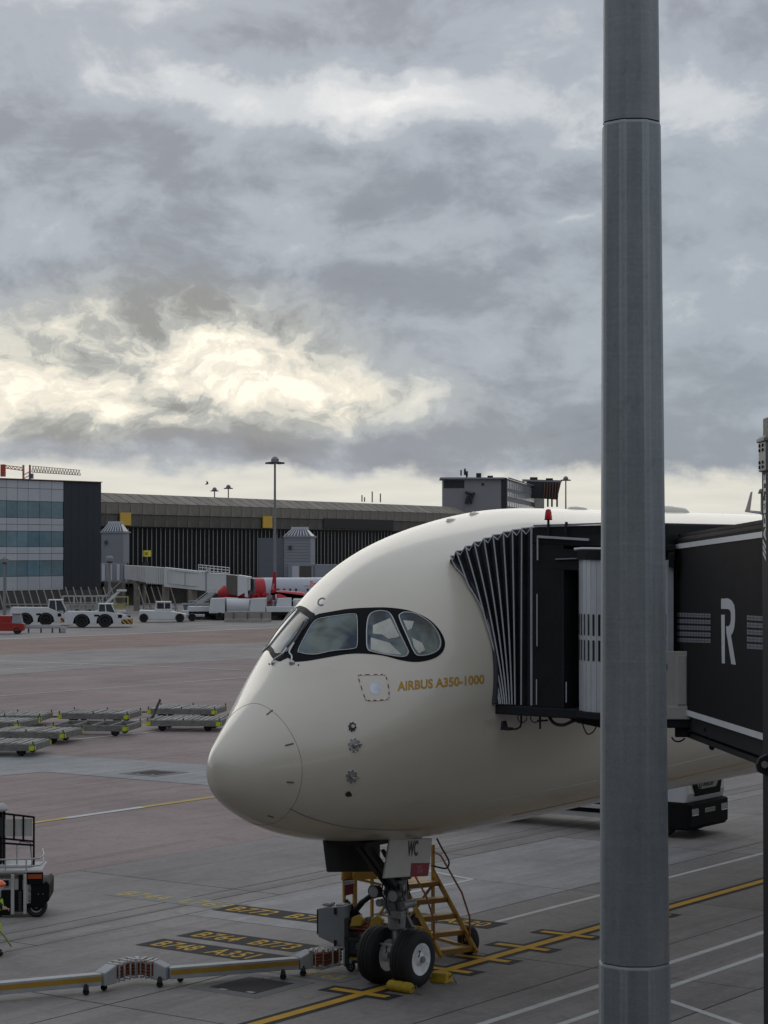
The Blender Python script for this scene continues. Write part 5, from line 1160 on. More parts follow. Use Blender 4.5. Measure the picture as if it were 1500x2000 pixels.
sh = [onfront(*p, .06) for p in ((632, 1012), (768, 1016), (768, 1035), (632, 1031))]
MB().hexa(sh, [p + Vector((0, .05, 0)) for p in sh]).build('dark_fascia_band', mat('dark_band', (.022, .021, .02), .8), term)
for (x0, y0, x1, y1, lab) in ((235, 1001, 256, 1026, 'plain yellow square sign panel on the terminal front near the office block'), (514, 1008, 532, 1031, 'plain yellow square sign panel on the terminal front beside the lamp mast')):
    c = [onplane(x, y, T0 + TN * .25, TN) for x, y in ((x0, y1), (x1, y1), (x1, y0), (x0, y0))]
    o = thing('sign_panel', lab, 'sign', c[0], 0, 'yellow panels on the terminal front')
    MB().hexa([p - c[0] for p in c], [p - c[0] + TN * -.15 for p in c]).build('panel', YSGN, o)
c = [onplane(x, y, T0 + TN * 3.5, TN) for x, y in ((281, 1087), (295, 1087), (295, 1075), (281, 1075))]
o = thing('stand_number_sign', 'small yellow stand number sign reading 308 above the far bridge', 'sign', c[0])
MB().hexa([p - c[0] for p in c], [p - c[0] - TN * .2 for p in c]).build('sign_face', mat('bright_yellow', (.62, .52, .02), .5), o)
text_on('sign_lettering', '308', INK, o, Vector((0, 0, .22)) + TD * .1 + TN * .03, TD, (0, 0, 1), .62, width=.85, lift=.02)
MB().cyl(TD * .5 + Vector((0, 0, -3.5)) - TN * .1, TD * .5 - TN * .1, .12).build('sign_post', DARK, o); MB().box(TD * .5 + Vector((0, 0, -1.6)) - TN * .1, (.9, .5, 1.6)).build('sign_box', DARK, o)
# office block at the left -----------------------------------------------------
OD = AX.copy(); ON = NX.copy(); O0 = at(0, 1000, 290); O0.z = 0
off = thing('office_block', 'glass and white banded office block with slate end at the left edge', 'building', O0, YAW)
def OL(p): v = p - O0; return Vector((v.dot(OD), -v.dot(ON), v.z))
def onoff(px, py=1000): return OL(onplane(px, py, O0, ON))
xe0, xe1, xs = onoff(124).x, onoff(197).x, onoff(-60).x
zrow = [zat(y, 292) for y in (937, 953, 978, 1011, 1024, 1037, 1068, 1081, 1095, 1126, 1154)]
kinds = ['w', 'w', 'g', 'w', 'w', 'g', 'w', 'w', 'g', 'w']
cols = [onoff(x).x for x in (-75, -52, -30, -9, 13, 34, 55, 78, 101, 124)]
MB().bx(cols[0], xe1, .12, 22, 0, zat(936, 292)).build('building_core', SLATE, off)
for a, b in zip(cols, cols[1:]):
    for k, kd in enumerate(kinds):
        MB().bx(a + .04, b - .04, 0 if kd == 'w' else .05, .12, zrow[k + 1] + .03, zrow[k] - .03).build('cladding_panel' if kd == 'w' else 'window_pane', OFFW if kd == 'w' else BLUEG, off)
n_s = 5
for k in range(n_s):
    a, b = xe0 + (xe1 - xe0) * k / n_s, xe0 + (xe1 - xe0) * (k + 1) / n_s
    MB().bx(a + .03, b - .0, -.05, .12, zat(1153, 300), zat(938, 298)).build('slate_panel', SLATE, off)
MB().bx(cols[0], xe1, -.3, .3, zat(936, 292), zat(934.5, 292)).build('parapet', mat('copper_edge', (.17, .09, .075), .6), off)
MB().bx(cols[0], xe1 - .1, -.4, .5, 0, zat(1155, 292)).build('plinth', mat('plinth_grey', (.085, .082, .078), .8, var=.15, scale=.5, spec=.1), off)
# stair towers with glazed caps ---------------------------------------------------
def tower(x0, x1, ytop, ycap, ybot, d, label, side=None):
    p = at((x0 + x1) / 2, 1100, d); p.z = 0; w = (x1 - x0) * d / F; yw = R(-8)
    o = thing('stair_tower', label, 'tower', p, yw, 'grey stair towers at the far gates')
    z0, z1, z2 = zat(ybot, d), zat(ytop, d), zat(ycap, d); h = w / 2
    MB().bx(-h, h, -.4, w * .9, z0, z1).build('tower_body', GRYC, o, bevel=.05)
    n = 14
    for k in range(n): z = z0 + (z1 - z0) * k / n; MB().bx(-h - .02, h + .02, -.45, -.4, z + .04, z + (z1 - z0) / n - .03).build('cladding_strip', GRYC, o)
    if side: MB().bx(-h - side * d / F, -h - .02, -.2, w * .8, z0, z1 - .05).build('side_wing', GRYC2, o)
    MB().bx(-h - .15, h + .15, -.6, w * .9 + .15, z1, z1 + .22).build('tower_cornice', GRYC, o)
    i = .55; zz = z1 + .22
    MB().hexa([(-h, -.3, zz), (h, -.3, zz), (h, w * .8, zz), (-h, w * .8, zz)], [(-h * i, .9, z2 - .3), (h * i, .9, z2 - .3), (h * i, w * .55, z2 - .3), (-h * i, w * .55, z2 - .3)]).build('glazed_cap', mat('skylight_glass', (.055, .065, .085), .25, var=.2, scale=.4, spec=.3), o)
    for k in range(9):
        f = k / 8 * 2 - 1; MB().beam((h * f, -.34, zz), (h * i * f, .86, z2 - .3), .10, .08).build('glazing_bar', mat('white_bar', (.45, .46, .48), .5), o)
    MB().bx(-h * i - .1, h * i + .1, .8, w * .55 + .1, z2 - .32, z2).build('cap_top', OFFW, o)
    MB().box((-h * .55, -.55, z1 - 1.3), (.35, .3, .5)).build('wall_lamp', DARK, o)
    MB().bx(-h * .8, h * .8, 0, w * .6, 0, z0).build('tower_base', CONC2, o)
    return o
tower(556, 608, 1050, 1029, 1132, 282, 'grey stair tower with glazed cap behind the red tailed jet', side=52)
tower(199, 243, 1041, 1018, 1100, 296, 'grey stair tower with glazed cap beside the office block')
gl = at(590, 1118, 280); glz = thing('walkway_box', 'small glazed walkway box low on the stair tower by the white airliner nose', 'walkway', gl * 1.0)
glz.location.z = 0
zz0, zz1 = zat(1131, 280), zat(1101, 280)
MB().bx(-1.8, 1.5, 0, 3, zz0, zz1).build('walkway_frame', GRYC, glz, bevel=.05); MB().bx(-1.3, -.4, -.06, 0, zz0 + .2, zz1 - .3).build('pane', OFFW, glz); MB().bx(-.3, 1.2, -.06, 0, zz0 + .1, zz1 - .3).build('pane', mat('brown_glass', (.06, .052, .042), .4), glz)
MB().bx(1.6, 6, .2, 3, zz0, zz1 - .1).build('walkway_wall', GRYC, glz); MB().bx(-1.5, 1.2, .3, 2.5, 0, zz0).build('support', CONC2, glz)
# far boarding bridge ------------------------------------------------------------
fb0 = at(225, 1130, 290); fb0.z = 0
fbr = thing('far_boarding_bridge', 'white corrugated boarding bridge sloping down to the red and silver jet', 'jet bridge', fb0)
FW = mat('white_corrugated_steel', (.44, .44, .43), .55, var=.06, scale=.4, dirt=(.24, .15, .08), dirt_amt=.5, spec=.2); FW2 = mat('white_bridge_panel', (.50, .51, .51), .5, var=.05, spec=.2)
def FB(px, py, d): return at(px, py, d - max(0, min(px, 489) - 243) * .148 if d > 262 else d) - fb0
def seg(name, x0, yt0, yb0, x1, yt1, yb1, d0, d1, th, mt, bevel=.03):
    q = [FB(x0, yb0, d0), FB(x1, yb1, d1), FB(x1, yb1, d1) + Vector((0, th, 0)), FB(x0, yb0, d0) + Vector((0, th, 0))]
    t = [FB(x0, yt0, d0), FB(x1, yt1, d1), FB(x1, yt1, d1) + Vector((0, th, 0)), FB(x0, yt0, d0) + Vector((0, th, 0))]
    return MB().hexa(q, t).build(name, mt, fbr, bevel=bevel)
seg('rotunda_housing', 197, 1100, 1136, 243, 1101, 1138, 289, 289, 3.2, GRYC)
for k in range(6): seg('rotunda_panel', 199 + k * 7.2, 1102, 1134, 205 + k * 7.2, 1102, 1134, 288.9, 288.9, .1, GRYC if k % 2 else OFFW, 0)
seg('tunnel_section', 243, 1104, 1131, 284, 1106, 1137, 288, 287, 2.8, FW); seg('tunnel_section', 284, 1106, 1138, 322, 1109, 1142, 286.8, 286, 2.9, FW)
seg('tunnel_section', 320, 1108, 1146, 401, 1117, 1154, 285.8, 284.6, 3.1, FW2)
for x0, x1, n, yt, yb in ((245, 283, 9, 1106, 1132), (286, 320, 8, 1108.5, 1139)):
    for k in range(n):
        x = x0 + (x1 - x0) * k / n; f = (x - 243) / 80; seg('corrugation', x, yt + f * 1.5, yb + f * 3, x + 2.2, yt + f * 1.5, yb + f * 3, 287.9 - f * 2.2, 287.9 - f * 2.2, .12, FW, 0)
for a, b, c, d in (((328, 1114), (393, 1121), 284.9, 284.8), ((328, 1140), (393, 1147), 284.9, 284.8)): MB().beam(FB(*a, c), FB(*b, d), .06, .06).build('panel_frame', GRYC, fbr)
for x, y0, y1 in ((328, 1114, 1140), (361, 1117, 1144), (393, 1121, 1147)): MB().beam(FB(x, y0, 284.8), FB(x, y1, 284.8), .06, .06).build('panel_frame', GRYC, fbr)
seg('cab_joint', 401, 1113, 1156, 406, 1113, 1158, 284.5, 284.4, 3.2, GRYC); seg('bridge_cab', 404, 1119, 1158, 442, 1121, 1160, 284.3, 283.8, 3.3, FW2)
seg('cab_glazing', 442, 1122, 1160, 464, 1124, 1164, 283.9, 283.6, 3.2, mat('brown_glass', (.06, .052, .042), .4)); seg('cab_front', 464, 1123, 1165, 489, 1127, 1152, 283.5, 283.2, 3.2, FW2); seg('cab_hood', 478, 1128, 1166, 484, 1128, 1167, 283.2, 283.1, 3.0, FW2)
seg('cab_canopy', 487, 1128, 1162, 496, 1131, 1160, 283.4, 283.2, 3.0, DARK)
rl = MB()
for y0, y1 in ((1103, 1109), (1108, 1114), (1114, 1119)): rl.tube([FB(388, y0, 284), FB(448, y1, 283.6)], .05, 5)
for k in range(9): x = 388 + 60 * k / 8; rl.tube([FB(x, 1103 + .1 * (x - 388), 284 - .4 * k / 8), FB(x, 1117 + .08 * (x - 388), 284 - .4 * k / 8)], .05, 5)
rl.build('roof_railing', mat('white_rail', (.55, .56, .56), .5), fbr)
for x, yb, d in ((265, 1175, 287), (321, 1180, 286), (376, 1182, 285)): p = FB(x, 1135, d); MB().cyl((p.x, p.y + 1.4, 0), (p.x, p.y + 1.4, p.z), .42, n=12).build('support_column', CONC, fbr)
st_ = MB(); [st_.beam(FB(372 + dx, 1190, 256), FB(414 + dx, 1158, 258), .08, .25) for dx in (0, 6)]; st_.build('stair_stringer', FW2, fbr)
for k in range(12): a, b = FB(372 + 42 * k / 12, 1190 - 32 * k / 12, 256), FB(378 + 42 * k / 12, 1190 - 32 * k / 12, 256); MB().beam(a, b, .25, .06).build('stair_step', FW2, fbr)
sr = MB(); [sr.tube([FB(372 + dx, 1190 - 9, 256), FB(414 + dx, 1158 - 9, 258)], .04, 5) for dx in (0, 6)]; sr.build('stair_rail', FW2, fbr)
# the red and silver jet -----------------------------------------------------------
jp = at(492, 1158, 256); jp.z = 0; jyaw = R(17)
jet = thing('silver_jet', 'silver and red narrow body jet parked at the far gate', 'airplane', jp, jyaw)
SIL = mat('silver_paint', (.36, .37, .41), .35, var=.05, spec=.35); REDP = mat('red_jet_paint', (.34, .012, .018), .35, var=.1, spec=.35)
zc = 2.95; rj = 1.80
nose_p = [(-4.2, .02), (-4.1, .3), (-3.6, .8), (-2.8, 1.25), (-1.7, 1.6), (-.5, rj)]
MB().lathe((0, 0, zc), (1, 0, 0), nose_p + [(1.3, rj)], 32).build('red_front', REDP, jet, smooth=True)
MB().lathe((1.3, 0, zc), (1, 0, 0), [(0, rj), (20, rj), (26, 1.4), (33, .3)], 32).build('fuselage', SIL, jet, smooth=True)
def jtext(s, x, z, size, mt, name):
    vs, fs = text_geo(s, size, .02, .25); P = []
    for v in vs:
        zz = z + v.y; k = max(-.98, min(.98, zz / (rj + .02))); P.append((x + v.x, -(rj + .03) * math.sqrt(1 - k * k), zc + zz))
    return MB().add(P, fs).build(name, mt, jet)
jtext('Jet2', -1.4, -1.2, 2.6, mat('bright_red_print', (.50, .035, .04), .5), 'tail_lettering'); jtext('Friendly', 6.6, .72, 1.0, mat('bright_red_print', (.50, .035, .04), .5), 'slogan_lettering')
for k in range(22):
    x = 2.8 + k * .72
    if k in (4, 8, 9): continue
    MB().box((x, -math.sqrt(rj * rj - .35 ** 2) - .005, zc + .35), (.24, .06, .34)).build('cabin_window', mat('cabin_window', (.03, .03, .04), .3), jet)
for x in (6.3, 7.2): 
    d_ = MB()
    for a, b in (((x - .3, .85), (x + .3, .85)), ((x + .3, .85), (x + .3, -.35)), ((x + .3, -.35), (x - .3, -.35)), ((x - .3, -.35), (x - .3, .85))): d_.beam((a[0], -math.sqrt((rj + .03) ** 2 - a[1] ** 2), zc + a[1]), (b[0], -math.sqrt((rj + .03) ** 2 - b[1] ** 2), zc + b[1]), .06, .05)
    d_.build('overwing_exit', OFFW, jet)
wl = MB().prism([(6.2, .25), (13.5, .5), (14.2, .62), (13.0, .70), (6.2, .5)], (0, 0, 0), (1, 0, 0), (0, 0, 1), .3)
MB().hexa([(6.5, -1.5, zc - 1.1), (12.0, -1.5, zc - 1.1), (7.6, -5.5, zc - .8), (5.0, -5.5, zc - .8)], [(6.6, -1.5, zc - .8), (12.0, -1.5, zc - .85), (7.6, -5.5, zc - .6), (5.1, -5.5, zc - .6)]).build('wing', SIL, jet, bevel=.04)
wt_ = [FB_ for FB_ in (at(528, 1161, 249), at(540, 1158, 249), at(539, 1116, 249), at(534, 1117, 249))]
JL = lambda p: Matrix.Rotation(-jyaw, 3, 'Z') @ (p - jp)
MB().hexa([JL(p) for p in wt_], [JL(p) + Vector((.1, .3, 0)) for p in wt_]).build('winglet', REDP, jet, bevel=.03)
text_on('winglet_lettering', 'Jet2', OFFW, jet, JL(at(534, 1152, 248.8)), (.15, 0, 1), (-1, 0, .1), .45, lift=.03)
MB().hexa([JL(at(527, 1162, 249)), JL(at(541, 1160, 249)), JL(at(610, 1172, 249)), JL(at(585, 1174, 249))], [JL(at(528, 1158, 249)), JL(at(541, 1156, 249)), JL(at(610, 1165, 249)), JL(at(585, 1167, 249))]).build('wing_tip', REDP, jet, bevel=.04)
en = JL(at(556, 1172, 250)); MB().lathe(en, (-1, 0, 0), [(-3, .5), (-2, .95), (0, 1.12), (1.0, 1.08), (1.2, .98)], 26).build('engine_cowl', REDP, jet, smooth=True)
MB().lathe(en + Vector((-1.15, 0, 0)), (-1, 0, 0), [(0, 1.0), (.15, .97), (.18, .85), (0, .8)], 26).build('engine_lip', SIL, jet, smooth=True)
for x, y in ((-2.4, 0), (9.5, -2.4), (9.5, 2.4)):
    mt_, mr_ = MB(), MB(); wheel(mt_, mr_, (x, y, .5), (0, 1, 0), .5, .4, 18); w_ = mt_.build('wheel', RUB, jet, smooth=True); mr_.build('rim', LGREY, w_); MB().cyl((x, y, .5), (x, y, 2.4), .12).build('gear_leg', LGREY, jet)
# far winglet of another airliner, behind the fuselage
wgp = at(1463, 1010, 150)
awg = thing('distant_airliner', 'pink grey winglet of a distant airliner showing above the white fuselage', 'airplane', (wgp.x, wgp.y, 0))
c4 = [at(x, y, 150) - awg.location for x, y in ((1455, 1000), (1465, 1000), (1470, 960), (1466, 961))]
WLG = mat('pale_pink_paint', (.42, .34, .32), .5)
MB().hexa(c4, [p + Vector((.05, .35, 0)) for p in c4]).build('winglet', WLG, awg, bevel=.02)
MB().hexa([c4[0], c4[1], c4[1] + Vector((13, 9, -1.3)), c4[0] + Vector((11, 6, -1.3))], [c4[0] + Vector((0, .1, .12)), c4[1] + Vector((0, .1, .12)), c4[1] + Vector((13, 9, -.8)), c4[0] + Vector((11, 6, -.8))]).build('wing', SIL, awg)
MB().lathe(Vector((15, -8, wgp.z - 2.2)), (-.3, 1, 0), [(0, .1), (2, 1.8), (6, 2.4), (30, 2.4), (38, .6)], 24).build('fuselage', SIL, awg, smooth=True)
# control tower block ---------------------------------------------------------------
ct0 = at(865, 1000, 420); ct0.z = 0; ck = 420 / F
ctw = thing('control_tower_block', 'grey office block with glazed control room on top behind the airliner', 'building', ct0)
def cx(px): return (px - 865) * ck
def cz(py): return zat(py, 420)
CTG = mat('tower_block_grey', (.21, .21, .225), .75, var=.06, scale=.2, spec=.15); CTD = mat('tower_dark', (.028, .029, .033), .5, spec=.2)
MB().hexa([(cx(865), 0, 0), (cx(979), 0, 0), (cx(979), 6, 0), (cx(865), 6, 0)], [(cx(865), 0, cz(937)), (cx(979), 0, cz(935)), (cx(979), 6, cz(935)), (cx(865), 6, cz(937))]).build('end_wall', CTG, ctw)
MB().bx(cx(867), cx(907), -.1, 0, cz(953), cz(938)).build('window_band', CTD, ctw); MB().bx(cx(907), cx(979), -.12, 0, cz(1000), cz(937)).build('wall_panel', CTG, ctw)
MB().bx(cx(979), cx(990), -.2, 1, cz(1000), cz(933)).build('corner_panel', CTD, ctw)
MB().bx(cx(860), cx(985), -.8, 8, cz(936), cz(932.5)).build('roof_slab', CTG, ctw)
MB().box((cx(943), -.15, cz(946)), (.5, .1, .5)).build('wall_vent', CTD, ctw)
# long side receding to the right
p0_, p1_ = Vector((cx(990), .5, 0)), at(1062, 1000, 500) - ct0; p1_.z = 0; sd_ = (p1_ - p0_)
def sideq(f0, f1, z0, z1, name, mt, out=.0):
    n = Vector((sd_.y, -sd_.x, 0)).normalized() * out; a, b = p0_ + sd_ * f0 + n, p0_ + sd_ * f1 + n; th = Vector((-sd_.y, sd_.x, 0)).normalized() * .4
    return MB().hexa([a + Vector((0, 0, z0)), b + Vector((0, 0, z0)), b + th + Vector((0, 0, z0)), a + th + Vector((0, 0, z0))], [a + Vector((0, 0, z1)), b + Vector((0, 0, z1)), b + th + Vector((0, 0, z1)), a + th + Vector((0, 0, z1))]).build(name, mt, ctw)
sideq(0, 1, 0, cz(934), 'side_wall', CTG)
for (ya, yb) in ((939, 953), (960, 969), (979, 988)):
    for k in range(14): sideq(.01 + k * .055, .01 + k * .055 + .042, cz(yb), cz(ya), 'window_pane', mat('pale_blue_pane', (.24, .27, .29), .3, rnd=.15), .08)
sideq(.70, 1.0, 0, cz(936), 'stair_wall', CTD, .12); sideq(0, 1.02, cz(934), cz(932.5), 'roof_edge', CTG, .6)
cr0 = at(1062, 960, 470) - ct0
def crq(x, y, d=470): return at(x, y, d) - ct0
MB().hexa([crq(1030, 972), crq(1088, 976), crq(1088, 976, 480), crq(1030, 972, 480)], [crq(1028, 940), crq(1096, 942), crq(1096, 942, 482), crq(1028, 940, 482)]).build('control_room', CTD, ctw)
for k in range(6): x = 1062 + k * 5.4; MB().beam(crq(x, 974, 469.7), crq(x + 2, 943, 469.7), .25, .2).build('window_post', mat('rusty_post', (.12, .05, .03), .6), ctw)
MB().hexa([crq(1020, 941), crq(1097, 942), crq(1097, 942, 484), crq(1020, 941, 484)], [crq(1020, 936), crq(1098, 938), crq(1098, 938, 484), crq(1020, 936, 484)]).build('control_roof', CTG, ctw)
for x in (1070, 1078, 1088): MB().cyl(crq(x, 990), crq(x, 974), .2, n=8).build('leg', CTD, ctw)
for x0, x1, y0, y1 in ((1035, 1050, 932, 937), (930, 940, 924, 933), (952, 963, 929, 933), (1066, 1080, 934, 938)): MB().hexa([crq(x0, y1), crq(x1, y1), crq(x1, y1, 474), crq(x0, y1, 474)], [crq(x0, y0), crq(x1, y0), crq(x1, y0, 474), crq(x0, y0, 474)]).build('roof_plant', CTD, ctw)
an = MB(); an.tube([crq(912, 934, 425), crq(908, 915, 425)], .15, 5)
for x, y in ((899, 918), (906, 917), (911, 920)): an.hexa([crq(x, y + 11, 424), crq(x + 3, y + 11, 424), crq(x + 3, y + 11, 424.5), crq(x, y + 11, 424.5)], [crq(x, y, 424), crq(x + 3, y, 424), crq(x + 3, y, 424.5), crq(x, y, 424.5)])
an.build('roof_antenna', CTD, ctw)
lg = MB()
for a in ([(909, 961), (916, 964), (926, 966)], [(926, 962), (922, 972), (914, 976), (913, 984)], [(916, 968), (912, 975), (910, 984)], [(918, 967), (920, 975), (920, 984)]): lg.tube([crq(x, y, 419.3) for x, y in a], .28, 5)
lg.build('wall_emblem', CTD, ctw)
# tower crane -------------------------------------------------------------------------
k0 = at(52, 935, 600); kz = 600 / F
crn = thing('tower_crane', 'red and white tower crane above the office block roof', 'crane', (k0.x, k0.y, 0))
CRR = mat('crane_red', (.36, .07, .05), .6, spec=.2); CRW = mat('crane_pale', (.48, .42, .36), .6, spec=.2)
def kp(px, py, dy=0.0): p = at(px, py, 600); return Vector((p.x - k0.x, dy, p.z))
def lattice(a, b, h, n, mt, name, wd=1.1):
    m = MB(); r = .10
    for dy in (-wd / 2, wd / 2): m.tube([a + Vector((0, dy, 0)), b + Vector((0, dy, 0))], r, 4)
    m.tube([a + Vector((0, 0, h)), b + Vector((0, 0, h * .8))], r, 4)
    for k in range(n):
        p, q_ = a.lerp(b, k / n), a.lerp(b, (k + 1) / n); c_ = a.lerp(b, (k + .5) / n) + Vector((0, 0, h * (1 - .2 * (k + .5) / n)))
        for dy in (-wd / 2, wd / 2): m.tube([p + Vector((0, dy, 0)), c_], .07, 4); m.tube([c_, q_ + Vector((0, dy, 0))], .07, 4)
    return m.build(name, mt, crn)
lattice(kp(62, 922), kp(157, 928), 1.7, 18, CRW, 'jib'); lattice(kp(44, 919), kp(8, 914), .9, 5, CRR, 'counter_jib')
MB().box(kp(6, 919), (1.3, 1.3, 3.4)).build('counterweight', CRR, crn)
for dx in (-.9, .9):
    for dy in (-.9, .9): MB().beam((dx, dy, 0), (dx, dy, kp(52, 908).z), .25, .25).build('mast_leg', CRR, crn)
mb = MB()
for k in range(30):
    z = k * 1.0
    for dy in (-.9, .9): mb.beam((-.9, dy, z), (.9, dy, z + 1), .12, .12)
mb.build('mast_bracing', CRR, crn)
MB().box(kp(61, 930), (1.2, 1.2, 1.4)).build('operator_cab', mat('cab_teal', (.06, .10, .12), .4), crn)
# lamp masts ----------------------------------------------------------------------------
LMP = mat('lamp_mast_grey', (.18, .185, .185), .5, spec=.2)
def lamp(px, ytop, d, label, w=17, heads=True, zb_=0.0):
    p = at(px, ytop, d); o = thing('lamp_mast', label, 'lamp post', (p.x, p.y, 0), 0, 'floodlight masts across the apron')
    MB().cyl((0, 0, 0), (0, 0, p.z), .22, .13, n=10).build('pole', LMP, o, smooth=True); r = w * d / F
    MB().lathe((0, 0, p.z - .1), (0, 0, 1), [(0, .2), (.1, .5), (.5, .5), (.8, .2)], 12).build('lamp_hub', LMP, o)
    for k in range(6):
        a = k * math.pi / 3; MB().beam((0, 0, p.z + .1), (r * math.cos(a), r * math.sin(a), p.z - .05), .12, .12).build('lamp_arm', LMP, o)
        MB().box((r * .85 * math.cos(a), r * .85 * math.sin(a), p.z - .1), (r * .5, r * .35, .22), a).build('lamp_head', DARK, o)
    return o
lamp(537, 903, 268, 'tall lamp mast with a ring of floodlights in front of the terminal'); lamp(419, 958, 480, 'left of two small lamp masts beyond the terminal roof', 7); lamp(446, 953, 470, 'right of two small lamp masts beyond the terminal roof', 8)
lamp(1105, 937, 430, 'lamp mast beside the control room, right of the tower block', 9); lamp(9, 1098, 262, 'slim lamp post in front of the office block at the left edge', 3); lamp(214, 1096, 268, 'slim lamp post between office block and far bridge', 5); lamp(1487, 962, 400, 'lamp mast head peeking out beside the bridge lifting column', 6)
# roof aerials
for x, y0, y1 in ((707, 976, 967), (727, 977, 960), (743, 977, 964), (712, 976, 971)):
    p = at(x, y0, 380); kk_ = {707: 'leftmost', 712: 'shortest', 727: 'tallest', 743: 'rightmost'}[x]; t_ = tag(MB().tube([at(x, y0 + 4, 385) - p, at(x, y1, 385) - p], .12, 5).build('roof_aerial', LMP, None, loc=p), kk_ + ' of the thin aerials on the terminal roof left of the control tower', 'aerial', 'thin aerials on the terminal roof')
bp = at(404, 946, 200); brd = thing('bird', 'small dark bird flying above the terminal roof', 'bird', bp)
MB().lathe((-.18, 0, 0), (1, 0, .2), [(0, .01), (.08, .05), (.2, .06), (.33, .03), (.38, .005)], 8).build('body', DARK, brd, smooth=True)
for sy in (-1, 1): MB().add([(-.05, 0, 0), (.1, 0, .02), (.12, sy * .15, .22), (-.02, sy * .12, .2), (-.06, sy * .25, .34)], [(0, 1, 2, 3), (3, 2, 4)]).build('wing', DARK, brd)
# vehicles ---------------------------------------------------------------------------------
VW = mat('white_vehicle_paint', (.52, .53, .54), .4, var=.05, scale=.8, spec=.3, dirt=(.30, .28, .25), dirt_amt=.3); VG = mat('vehicle_glass', (.03, .036, .04), .2, spec=.3); VR = mat('red_vehicle_paint', (.26, .022, .018), .45, var=.12, spec=.3)
HAZ = None
def hazard():
    m = bpy.data.materials.new('hazard_stripes'); m.use_nodes = True; t = m.node_tree; t.nodes.clear(); X.tree = t
    o = t.nodes.new('ShaderNodeOutputMaterial'); b = t.nodes.new('ShaderNodeBsdfPrincipled'); t.links.new(b.outputs[0], o.inputs[0])
    c = t.nodes.new('ShaderNodeTexCoord'); sp = t.nodes.new('ShaderNodeSeparateXYZ'); t.links.new(c.outputs['Object'], sp.inputs[0])
    f = X.m('FRACT', (X(sp.outputs[0]) + X(sp.outputs[1]) + X(sp.outputs[2])) * 2.2)
    t.links.new(mixc(X.m('GREATER_THAN', f, .5), (.45, .27, .04), (.02, .02, .02)), b.inputs['Base Color']); b.inputs['Roughness'].default_value = .6; b.inputs['Specular IOR Level'].default_value = .2
    return m
HAZ = hazard()
def vwheels(o, xs, hw_, r, w):
    for x in xs:
        for y in (-hw_, hw_):
            mt_, mr_ = MB(), MB(); wheel(mt_, mr_, (x, y, r), (0, 1, 0), r, w, 20); w_ = mt_.build('wheel', RUB, o, smooth=True); mr_.build('rim', TK, w_, smooth=True)
def big_tug(px, py, L_, label, yaw, body=VW, cabx=.55, hgt=1.75):
    p = gp(px, py); o = thing('pushback_tug', label, 'tug', p, yaw, 'white pushback tugs in front of the office block'); h = 1.35; r = .72; e = L_ / 2
    ax = (-e * .48, e * .22)
    prof = [(-e, .35)]
    for a in ax:
        prof += [(a - r * 1.2, .35)] + [(a - r * 1.2 * math.cos(k * math.pi / 8), .6 + r * 1.15 * math.sin(k * math.pi / 8)) for k in range(0, 9)] + [(a + r * 1.2, .35)]
    prof += [(e, .35), (e, .95), (e * .78, 1.35), (e * .3, hgt), (-e * .2, hgt), (-e * .95, hgt * 1.02), (-e, 1.5)]
    MB().prism(prof, (0, h, 0), (1, 0, 0), (0, 0, 1), .35).build('side_panel', body, o, bevel=.04); MB().prism(prof, (0, -h + .35, 0), (1, 0, 0), (0, 0, 1), .35).build('side_panel', body, o, bevel=.04)
    MB().bx(-e + .05, e - .1, -h + .36, h - .36, .4, 1.2).build('chassis', TK, o); MB().bx(-e + .1, e * .35, -h + .3, h - .3, 1.2, hgt - .05).build('deck', body, o)
    vwheels(o, ax, h - .25, r, .5)
    c0, c1 = e * cabx - 1.0, e * cabx + .9
    cbn = MB().hexa([(c0, -1.0, hgt - .3), (c1, -1.0, hgt - .35), (c1, 1.0, hgt - .35), (c0, 1.0, hgt - .3)], [(c0 + .1, -.9, hgt + .75), (c1 - .5, -.9, hgt + .75), (c1 - .5, .9, hgt + .75), (c0 + .1, .9, hgt + .75)]).build('cab', VG, o)
    MB().bx(c0, c1 - .4, -1.0, 1.0, hgt + .74, hgt + .84).build('cab_roof', body, o); MB().beam((c1, -1.0, hgt - .35), (c1 - .5, -.92, hgt + .75), .1, .1).build('cab_pillar', body, o); MB().beam((c0, -1.0, hgt - .3), (c0 + .1, -.92, hgt + .75), .12, .1).build('cab_pillar', body, o); MB().beam(((c0 + c1) / 2 - .1, -1.0, hgt - .3), ((c0 + c1) / 2 - .2, -.92, hgt + .75), .1, .1).build('cab_pillar', body, o)
    MB().bx(e - .02, e + .12, -h, h, .3, .9).build('bumper', HAZ, o); MB().bx(e * .72, e, -h - .02, -h + .0, .36, .85).build('bumper_side', HAZ, o)
    MB().bx(-e * .1, e * .05, -h - .02, -h, 1.15, 1.35).build('side_vent', TK, o); MB().bx(e * .62, e * .74, -h - .02, -h, 1.0, 1.35).build('side_vent', TK, o)
    return o
big_tug(78, 1222, 6.2, 'white tug with tall wheels and yellow cab at the far left', R(6), cabx=.62, hgt=1.95)
big_tug(192, 1225, 6.8, 'white tug with striped bumper right of the tall wheeled tug', R(4), cabx=.30, hgt=1.65)
t3 = gp(318, 1215); o = thing('towing_tractor', 'low white open towing tractor between tug and concrete barriers', 'tug', t3, R(5))
MB().prism([(-2.6, .3), (-1.9, .3), (2.0, .3), (2.6, .5), (2.6, .9), (.9, 1.25), (-2.6, 1.35)], (0, 1.0, 0), (1, 0, 0), (0, 0, 1), 2.0).build('body', VW, o, bevel=.06); vwheels(o, (-2.1, 1.9), 1.0, .5, .35)
MB().bx(-.9, .9, -.85, .85, 1.25, 1.5).build('seat_box', VW, o, bevel=.05); fr_ = MB()
